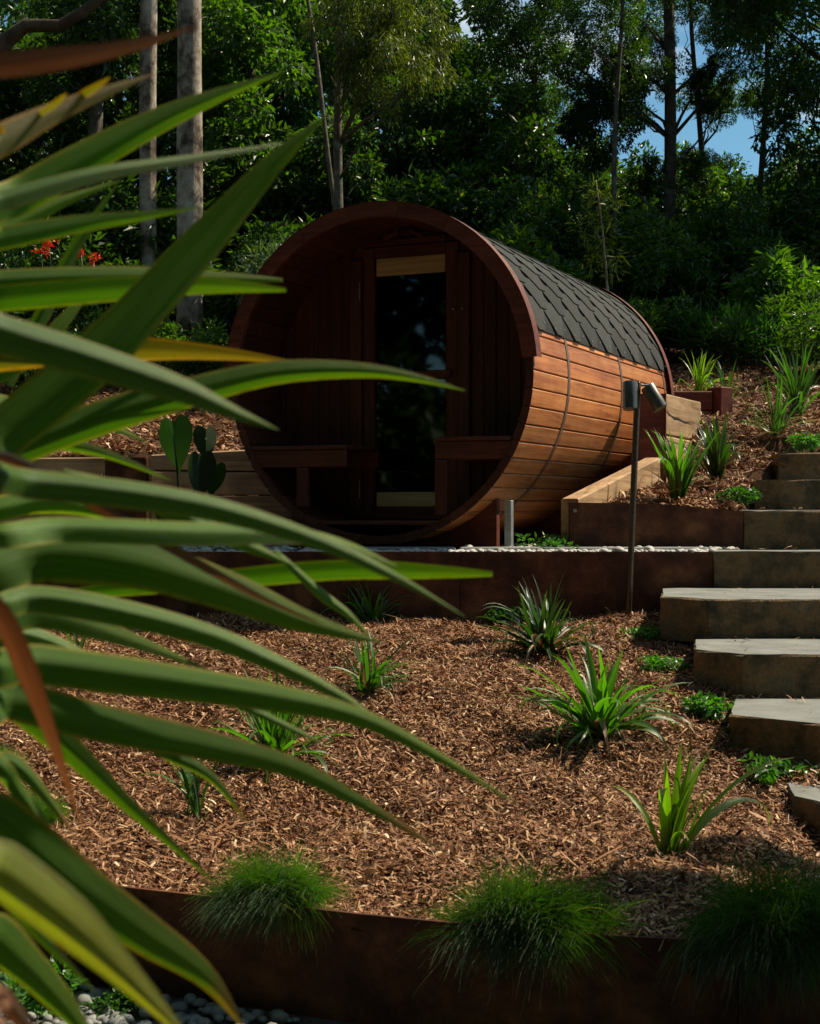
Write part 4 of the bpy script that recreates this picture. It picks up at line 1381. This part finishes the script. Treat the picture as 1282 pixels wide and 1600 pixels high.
tree('drooping_tree', 'olive green tree with long hanging leaves above the sauna', 'tree', -.72, 14.6, 5.2, .055, 'bark_grey', [('olive', (.15, -.5, 3.35), .46), ('olive', (.50, -.4, 2.9), .50), ('olive', (.82, -.2, 3.2), .44), ('olive', (.35, -.3, 3.7), .5)], (.01, 0), 9, FT, 6, .03)
tree('twisted_tree', 'brown crooked branch reaching in at the top corner above the flax', 'tree', -4.45, 14.2, 6.5, .16, 'bark_brown', [(1, (-.4, .3, 5.6), .8)], (.02, 0), 10, FT, 4)
# its big crooked limb
t_ = bpy.data.objects['twisted_tree']
b0 = t_.location
pts_ = [at(-60, 150, 14.1), at(0, 72, 14.0), at(40, 40, 14.0), at(95, 40, 13.95), at(130, 18, 13.9), at(170, -12, 13.9), at(230, -60, 13.9)]
MB().tube([p - b0 for p in pts_], [.11, .085, .07, .06, .055, .05, .035], 9).build('limb', M['bark_brown'], t_, True)
tree('slanting_tree', 'thin dark leaning stem crossing the foliage above the sauna', 'tree', -.55, 15.4, 5.6, .03, 'bark_grey', [('sparse', (-1.2, .6, 5.6), .35)], (-.17, 0), 11, FT, 3, .018)

ZONES = [(150, 'behind the upper flax leaves'), (330, 'behind the pale trunks'), (480, 'beside the sauna rim'), (620, 'above the sauna front rim'), (760, 'above the sauna door'), (900, 'over the near shingle roof'), (1040, 'over the far shingle roof'), (1160, 'above the middle of the mulch slope'), (9999, 'at the outer end of the mulch slope')]
USED = {}
def zone_label(kind, x, y):
    px = 641 + F_PX * x / y
    z = next(b for a, b in ZONES if px < a)
    lab = kind + ' ' + z
    USED[lab] = USED.get(lab, 0) + 1
    k = USED[lab]
    return lab if k == 1 else lab + ', ' + ('next behind' if k == 2 else 'deeper still' if k == 3 else 'the deepest')

tree('slender_tree', 'slim tree with airy crown against the sky over the roof start', 'tree', 1.55, 17.6, 5.6, .05, 'bark_brown', [('sparse', (-.3, .2, 4.3), .45), ('sparse', (.35, .1, 4.8), .4), ('sparse', (.2, .2, 3.5), .42)], (.02, 0), 15, FT, 4)
tree('slender_tree', 'slim airy tree just before the tall forked tree', 'tree', 2.45, 16.4, 5.0, .04, 'bark_grey', [('sparse', (-.25, .1, 3.9), .36), ('sparse', (.25, .2, 3.2), .36), ('sparse', (.1, .1, 4.6), .38)], (-.02, 0), 16, FT, 4)
tree('slender_tree', 'slim airy tree between the tall forked tree and the overhanging one', 'tree', 4.15, 16.8, 5.0, .045, 'bark_brown', [('sparse', (-.2, .1, 3.7), .3), ('sparse', (.3, .2, 3.0), .34), ('sparse', (.25, .1, 4.4), .36)], (.01, 0), 17, FT, 4)

# crowded crowns behind
rg_ = random.Random(21)
TL = [['dense dark tree', 'leafy mid green tree', 'spreading fine leaved tree'], ['taller dense dark tree', 'taller mid green tree', 'taller fine leaved tree'], ['far dense dark tree', 'far mid green tree', 'far fine leaved tree']]
spots = []
for row, (d, x0, x1, step) in enumerate(((16.8, -5.4, .5, 1.9), (19.4, -6.4, 1.1, 2.0), (22.5, -7.6, 1.5, 2.2))):
    x = x0
    while x < x1:
        spots.append((x + rg_.uniform(-.4, .4), d + rg_.uniform(-.7, .7), row)); x += step
for i, (x, y, row) in enumerate(spots):
    k = rg_.randrange(3)
    top_ = 1.0 if x / y < .0 else .66
    cr = [(k, (rg_.uniform(-.3, .3), rg_.uniform(-.3, .3), (3.3, 4.0, 5.0)[row] * top_ + rg_.uniform(-.5, .4)), .85), (k, (rg_.uniform(-.5, .5), 0, 1.6 + rg_.uniform(-.3, .3)), .8)]
    tree('forest_tree', zone_label(TL[row][k], x, y), 'tree', x, y, (4.2, 4.9, 5.6)[row] * top_, rg_.uniform(.06, .11), rg_.choice(('bark_grey', 'bark_brown')), cr, (rg_.uniform(-.02, .02), 0), 30 + i, FT, 4)
# lower trees under the sky gap
for i, (x, y, s) in enumerate(((2.3, 18.6, .8), (3.9, 18.8, .75), (5.2, 18.2, .85), (6.5, 19.5, .95), (3.0, 21.5, .9), (4.7, 22, .85), (6.4, 22.5, 1.0), (7.8, 20.5, 1.1))):
    k = i % 3
    tree('forest_tree', zone_label(['low dark tree', 'low mid green tree', 'low spreading tree'][k], x, y), 'tree', x, y, 3.0 * s, .07, 'bark_brown', [(k, (0, 0, 1.9 * s), s)], (0, 0), 70 + i, FT, 3)

FS = 'shrubs of the forest undergrowth'
SL = ['mid green shrub', 'dark green shrub', 'large leaved shrub']
def shrub(x, y, s, k, label=None, mesh=None, sz=None, stems=True, name='shrub'):
    z = hill_z(max(-3, min(3, x)), y) - .03
    r = empty(name, (x, y, z), rg_.uniform(0, 6.28), label or zone_label(('small ' if s < .85 else 'big ' if s > 1.15 else '') + SL[k], x, y), 'shrub', FS)
    o = link('foliage', mesh or SHRUBS[k], r)
    o.scale = (s, s, sz or s)
    if stems:
        mb = MB()
        for q in range(4):
            a = q * 1.6 + x
            mb.tube([(0, 0, -.05), (math.cos(a) * .15 * s, math.sin(a) * .12 * s, .25 * s), (math.cos(a) * .18 * s, math.sin(a) * .18 * s, .5 * s)], [.025, .018, .008], 6)
        mb.build('stems', M['bark_brown'], r, True)
for row, (d, x0, x1, step, s) in enumerate(((14.1, -4.4, 4.6, 1.05, .75), (15.4, -5, 5.4, 1.05, 1.0), (17.4, -5.6, 6.4, 1.3, 1.25))):
    x = x0
    while x < x1:
        k = rg_.randrange(3)
        xx, yy, ss = x + rg_.uniform(-.3, .3), d + rg_.uniform(-.4, .4), s * rg_.uniform(.8, 1.2)
        if not (row == 0 and (-2.6 < xx < -1.7 or 2.0 < xx < 3.2)): shrub(xx, yy, ss, k)
        x += step
# particular shrubs
c, r = crown_spec(401, .5, .45, 18, .2); c[:, 2] += .75
grey_me = leaf_cloud('foliage', c, r, 4200, .06, .026, M['leaf_grey'], 402, .1, .8)
shrub(-1.12, 12.9, 1.15, 0, 'silvery grey green shrub behind the rim of the sauna', grey_me, 1.35)
c, r = crown_spec(403, .6, .3, 18, .2); c[:, 2] += .45
low_me = leaf_cloud('foliage', c, r, 3600, .07, .032, M['leaf_mid'], 404, .1, .8)
for i, (x, y, s, lb) in enumerate(((-3.3, 12.7, .8, 'low leafy shrub under the red flowers behind the flax leaves'), (-2.55, 13.2, .85, 'low leafy shrub at the foot of the thickest pale trunk'), (-1.65, 12.9, .8, 'low leafy shrub beside the silvery shrub behind the sauna rim'), (2.35, 13.6, .75, 'low leafy shrub where the mulch slope meets the forest'), (3.55, 13.6, .8, 'low leafy shrub in the dark forest edge above the sparse clump'))):
    shrub(x, y, s, 0, lb, low_me)
c, r = crown_spec(405, .45, .2, 12, .2); c[:, 2] += .3
fern_me = leaf_cloud('foliage', c, r, 2600, .09, .022, M['leaf_cover'], 406, -.5, .5)
shrub(2.95, 13.3, .9, 0, 'pale feathery low shrub at the top of the mulch slope', fern_me)
shrub(2.1, 14.1, .9, 0, 'feathery grassy shrub just behind the back rim of the sauna', fern_me)
shrub(3.85, 12.6, .9, 0, 'glossy yellow green shrub behind the tall strappy clump', low_me)

# sapling rising behind the roof
sp = at(945, 460, 13.2); z_ = hill_z(sp.x, 13.2)
sap = empty('sapling', (sp.x, 13.2, z_), 0, 'thin pale sapling with feathery top rising behind the shingle roof', 'tree', FT)
MB().tube([(0, 0, -.05), (.03, 0, .7), (-.02, 0, 1.3), (-.08, 0, 1.75)], [.016, .013, .009, .004], 7).build('trunk', M['bark_pale'], sap, True)
cs = [(-.02 + random.gauss(0, .07), random.gauss(0, .07), .9 + k * .07) for k in range(12)]
o = link('crown', leaf_cloud('crown', cs, [.09] * 12, 420, .09, .014, M['leaf_olive'], 55, .1, .5), sap)

# red flower heads above the low shrubs
for i, (px, py, lb) in enumerate(((64, 391, 'small red flower head nearest the picture edge'), (76, 376, 'small red flower head highest of the four'), (127, 395, 'bright red flower head at the middle of the four'), (146, 404, 'widest bright red flower head, lowest of the four'))):
    d = 12.4
    p = at(px, py, d)
    f = empty('red_flower', p, 0, lb, 'flower', 'red flowers among the shrubs')
    o = link('petals', leaf_cloud('petals', [(random.gauss(0, .022), random.gauss(0, .015), random.gauss(0, .012)) for _ in range(6)], [.022] * 6, 60, .024, .02, M['petal'], 60 + i, 0, .8), f)
    MB().tube([(0, 0, -.01), (.02, .03, -.25), (.0, .1, -.6)], [.004, .005, .006], 6).build('stem', M['leaf_cover'], f, True)

# distant wood that closes the view between the trunks
cs, rs = [], []
rgw = np.random.default_rng(77)
for _ in range(260):
    x = rgw.uniform(-10, 11); y = rgw.uniform(25, 31)
    hmax = 12.5 if x < -.2 else max(4.0, 12.5 - (x + .2) * 4)
    cs.append((x, y, 2.2 + rgw.uniform(0, 1) * (hmax - 2.2))); rs.append(rgw.uniform(.8, 1.4))
o = link('distant_wood', leaf_cloud('distant_wood', cs, rs, 90000, .17, .09, M['leaf_dark'], 78, .2, .6))
tag(o, 'deep mass of dark foliage far behind the trunks', 'wood', kind='stuff')

# tree beyond the picture edge whose shade falls on the lower steps
tree('shade_tree', 'leafy tree standing beside the steps outside the view', 'tree', 6.9, 6.3, 5.4, .12, 'bark_brown', [(0, (-1.45, -.72, 5.88), .42), (0, (-.75, -.75, 5.9), .58), (0, (.5, -1.1, 5.6), .6), ('sparse', (.3, .3, 6.6), .5)], (0, 0), 90, None, 4, None, .05, -.9)

cs, rs = [], []  # unseen trees round the camera, ring and height shaped to cut sky fill
for _ in range(330):
    a = rad(rgw.uniform(125, 300)); d = rgw.uniform(8, 13)
    cs.append((d * math.sin(a), 4 + d * math.cos(a), -1 + 13.5 * rgw.uniform(0, 1) ** .9)); rs.append(rgw.uniform(.9, 1.6))
o = link('sky_blocking_wood', leaf_cloud('sky_blocking_wood', cs, rs, 150000, .30, .17, M['leaf_dark'], 79, .2, .6))
tag(o, 'dark unseen trees shaped to block sky light, also reflected in the door glass', 'wood', kind='stuff')

# ------------------------------------------------------------------ the big flax plant close to the camera
flax = empty('flax_plant', (-.62, 1.55, -1.15), 0, 'big flax plant with long arching sword leaves close to the camera', 'plant')
FC = Vector(flax.location)
def spline(P, n):
    P = [Vector(p) for p in P]
    P = [P[0] * 2 - P[1]] + P + [P[-1] * 2 - P[-2]]
    out = []
    m_ = len(P) - 3
    for i in range(n + 1):
        u = i / n * m_
        k = min(int(u), m_ - 1); t = u - k
        a, b, c, d = P[k:k + 4]
        out.append(.5 * ((2 * b) + (c - a) * t + (2 * a - 5 * b + 4 * c - d) * t * t + (3 * b - 3 * c + d - a) * t ** 3))
    return out
def flax_leaf(pts, wpx, d0, d1, mat='flax', roll=20, fold=.22, bend=0.0, tip=1.8, wide=.40, label=None, crown=(-330, 760, 1.55), base_w=.7, end_w=0.0, twist=0):
    """sword leaf along the given centre line: depth runs d0 (where it enters) to d1 (tip)"""
    n = len(pts)
    W3 = []
    if crown: W3.append(at(crown[0], crown[1] + (pts[0][1] - crown[1]) * .25, crown[2]))
    ln = [0]
    for i in range(1, n): ln.append(ln[-1] + math.hypot(pts[i][0] - pts[i - 1][0], pts[i][1] - pts[i - 1][1]))
    for i, (x, y) in enumerate(pts):
        s = ln[i] / ln[-1]
        W3.append(at(x, y, d0 + (d1 - d0) * s + bend * math.sin(PI * s)))
    NS_, NW = 48, 11
    C_ = spline(W3, NS_)
    frg = random.Random(int(wpx * 7 + pts[-1][0]))
    fold = frg.uniform(.40, .66) if mat == 'flax_pale' else .2 if mat == 'flax_brown' else frg.uniform(.14, .52)
    if mat == 'flax_pale': roll = -abs(roll) * .7 - frg.uniform(0, 8)
    elif mat in ('flax_olive', 'flax_lime'): roll = abs(roll) + 4
    elif mat != 'flax_brown': roll = frg.uniform(-22, 16)
    tip = min(tip, 1.5) if not end_w else tip
    width = .85 * wpx / F_PX * (d0 + d1) / 2
    V, al, ac = [], [], []
    eye = Vector((0, 0, CAM_Z))
    for i, p in enumerate(C_):
        s = i / NS_
        t = (C_[min(i + 1, NS_)] - C_[max(i - 1, 0)]).normalized()
        view = (eye - p).normalized()
        a = t.cross(view).normalized(); b = a.cross(t).normalized()
        if a.z < 0: a = -a
        if b.dot(view) < 0: b = -b
        ro = rad(roll + twist * s)
        wd = a * math.cos(ro) + b * math.sin(ro)
        nn = t.cross(wd).normalized()
        if nn.dot(view) < 0: nn = -nn
        w = width / max(.45, math.cos(ro)) * (base_w + (1 - base_w) * math.sin(min(s / wide, 1) * PI / 2)) * (1 - (1 - end_w) * max(0, (s - wide) / (1 - wide)) ** tip) + .0008
        w *= 1 + .02 * math.sin(s * 23 + wpx)
        for q in range(NW):
            v = -1 + 2 * q / (NW - 1)
            V.append(p + wd * (w * v / 2) - nn * (((v * v + .012) ** .5) * w * fold * .85 * (1 - .45 * s)) - FC)
            al.append(s); ac.append(v)
    f = []
    for i in range(NS_):
        for q in range(NW - 1):
            k = i * NW + q
            f += [k, k + 1, k + NW + 1, k + NW]
    o = link('leaf', np_mesh('leaf', V, 4, f, M[mat], True, {'along': al, 'across': ac}), flax)
    if label: o['label'] = label
    return o

FL = flax_leaf
# upper fan
FL([(-200, 150), (-60, 112), (40, 100), (140, 86), (230, 66), (310, 40)], 46, .95, 1.05, 'flax_brown', 15, .1, tip=1.3, crown=None, label='dried brown leaf at the top')
FL([(-70, 262), (0, 222), (110, 166), (245, 114)], 58, 1.15, 1.3, 'flax_olive', 10, .15, tip=1.5, label='olive leaf with torn yellow edge')
FL([(50, 188), (90, 160), (104, 146)], 9, 1.22, 1.2, 'flax_olive', 10, .1, crown=None)
FL([(105, 162), (145, 140), (172, 121)], 12, 1.25, 1.24, 'flax_olive', 10, .1, crown=None)
FL([(-60, 372), (50, 300), (220, 205), (330, 155), (442, 112)], 66, 1.35, 1.5, 'flax', 15, .2, tip=1.4)
FL([(-60, 322), (0, 308), (150, 268), (300, 246), (470, 220)], 34, 1.25, 1.4, 'flax_pale', 40, .3, tip=1.5)
FL([(-60, 395), (0, 362), (90, 318), (190, 282)], 44, 1.4, 1.5, 'flax', 10, .2, tip=1.3)
FL([(-60, 388), (0, 374), (130, 350), (220, 338), (312, 324)], 40, 1.3, 1.45, 'flax', 25, .25, tip=1.4)
FL([(10, 600), (60, 500), (120, 380), (185, 285)], 28, 1.75, 1.8, 'flax_pale', 10, .2, crown=None)
FL([(-60, 446), (0, 437), (200, 430), (330, 433), (442, 437)], 40, 1.5, 1.6, 'flax', 15, .2, tip=2.2, end_w=.12)
FL([(-60, 476), (0, 467), (200, 450), (330, 446), (447, 453)], 46, 1.4, 1.5, 'flax', 30, .3, tip=2.2, end_w=.12)
FL([(-80, 760), (0, 680), (150, 555), (300, 395), (420, 262), (512, 178)], 92, 1.25, 1.4, 'flax', 5, .2, tip=1.5, wide=.5, label='widest diagonal leaf')
FL([(-60, 570), (0, 560), (200, 548), (340, 553), (470, 567)], 56, 1.5, 1.55, 'flax_olive', 15, .2, tip=1.4, label='yellowing olive leaf with dry tip')
FL([(-80, 745), (0, 712), (150, 655), (300, 612), (430, 582), (560, 578), (650, 590), (727, 610)], 62, 1.4, 1.5, 'flax', 20, .25, tip=1.1, wide=.42)
FL([(-80, 480), (0, 508), (130, 548), (280, 600), (360, 638), (436, 672)], 70, 1.05, 1.15, 'flax_pale', 30, .3, tip=1.7, label='pale glossy leaf crossing the diagonal one')
# middle fan
FL([(-60, 690), (60, 690), (160, 708), (268, 750)], 30, 1.5, 1.55, 'flax', 20, .2, tip=1.5)
FL([(-60, 735), (60, 748), (210, 765), (350, 792), (500, 842), (620, 900), (728, 964)], 52, 1.1, 1.25, 'flax_pale', 35, .3, tip=1.3)
FL([(100, 735), (220, 772), (330, 825), (400, 856), (466, 886)], 36, 1.25, 1.3, 'flax_pale', 20, .2, crown=None, base_w=.2)
FL([(-80, 890), (60, 862), (200, 872), (350, 918), (480, 970), (602, 1006)], 104, 1.3, 1.4, 'flax', 12, .2, tip=1.5, label='broad leaf with dried brown edge')
FL([(-40, 700), (40, 728), (150, 790), (270, 858), (400, 930), (505, 976)], 22, 1.22, 1.31, 'flax_brown', 10, .1, crown=None, label='dried brown margin')
FL([(-60, 826), (100, 820), (300, 828), (450, 832), (540, 850), (622, 885)], 46, 1.2, 1.3, 'flax_pale', 38, .3, tip=1.5)
FL([(100, 930), (330, 908), (520, 892), (650, 893), (770, 897)], 36, 1.6, 1.65, 'flax', 20, .25, tip=2.4, end_w=.2, crown=None, base_w=.5)
FL([(-60, 850), (80, 830), (180, 850), (270, 880)], 60, 1.45, 1.5, 'flax', 15, .2, tip=1.6)
FL([(-60, 930), (60, 930), (190, 952), (330, 990), (450, 1042), (540, 1090), (610, 1140)], 50, 1.28, 1.38, 'flax_pale', 28, .3, tip=1.4)
FL([(-60, 955), (60, 955), (180, 990), (330, 1048)], 60, 1.5, 1.6, 'flax', 15, .2, tip=1.6)
FL([(430, 860), (500, 925), (545, 960), (582, 1000)], 18, 1.6, 1.65, 'flax_pale', 10, .2, crown=None, base_w=.4)
FL([(-60, 1015), (60, 1032), (250, 1058), (420, 1085), (560, 1118), (680, 1178), (808, 1257)], 70, 1.15, 1.3, 'flax', 18, .25, tip=1.15, wide=.38, label='long leaf with its tip over the open mulch')
FL([(-60, 1075), (20, 1092), (160, 1130), (330, 1165), (460, 1200), (590, 1268), (706, 1338)], 72, 1.2, 1.35, 'flax_tip', 15, .22, tip=1.2, wide=.36, label='long leaf with dried brown tip')
FL([(-40, 1060), (40, 1110), (110, 1172), (200, 1258), (340, 1382)], 60, 1.35, 1.45, 'flax', 22, .25, tip=1.4)
FL([(340, 1090), (400, 1112), (460, 1140), (512, 1166)], 14, 1.5, 1.5, 'flax_pale', 10, .2, crown=None, base_w=.4)
FL([(180, 1140), (260, 1178), (330, 1215), (390, 1288)], 24, 1.55, 1.6, 'flax_tip', 10, .3, crown=None, base_w=.4)
FL([(-50, 900), (0, 965), (40, 1058), (75, 1150), (112, 1250), (152, 1340)], 40, 1.0, 1.05, 'flax_brown', 25, .5, tip=.8, twist=60, crown=None, label='hanging dried brown leaf')
FL([(-40, 1150), (30, 1235), (90, 1320), (150, 1395)], 30, 1.25, 1.3, 'flax', 15, .2, tip=1.3)
FL([(-60, 640), (40, 640), (140, 655), (230, 690)], 44, 1.6, 1.7, 'flax', 15, .2)
FL([(-60, 800), (60, 785), (160, 800), (240, 835)], 46, 1.55, 1.65, 'flax', 15, .2)
FL([(-60, 985), (40, 990), (130, 1025), (215, 1085)], 40, 1.6, 1.7, 'flax_pale', 15, .2)
FL([(-60, 610), (40, 560), (110, 490), (165, 410)], 36, 1.65, 1.75, 'flax', 15, .2)
FL([(-60, 1160), (20, 1190), (70, 1240), (120, 1310)], 34, 1.45, 1.5, 'flax_tip', 15, .2)
# lower fan
FL([(-90, 1225), (0, 1285), (100, 1370), (220, 1455), (320, 1525), (385, 1610)], 98, 1.2, 1.25, 'flax_tip', 10, .2, tip=1.8, wide=.45, label='broad lower leaf with bent brown tip')
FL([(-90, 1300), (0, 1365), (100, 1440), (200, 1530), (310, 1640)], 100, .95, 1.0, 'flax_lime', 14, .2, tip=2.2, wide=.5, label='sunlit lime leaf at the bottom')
FL([(-90, 1395), (0, 1470), (90, 1560), (170, 1660)], 84, 1.1, 1.15, 'flax', 15, .2, tip=2.0)
FL([(-30, 1370), (30, 1430), (90, 1490), (148, 1548)], 16, 1.05, 1.08, 'flax', 10, .2, crown=None, base_w=.5)
FL([(-60, 1500), (0, 1555), (50, 1620), (80, 1680)], 40, .9, .92, 'flax_brown', 15, .3)
# the short trunk that carries the fan
cr = at(-330, 760, 1.55) - FC
mb = MB(); mb.tube([(cr.x, cr.y, -.02), (cr.x + .02, cr.y, .5), (cr.x, cr.y, 1.0), (cr.x, cr.y, cr.z + .05)], [.07, .055, .05, .06], 12)
mb.build('trunk', M['bark_brown'], flax, True)
flax.location = FC
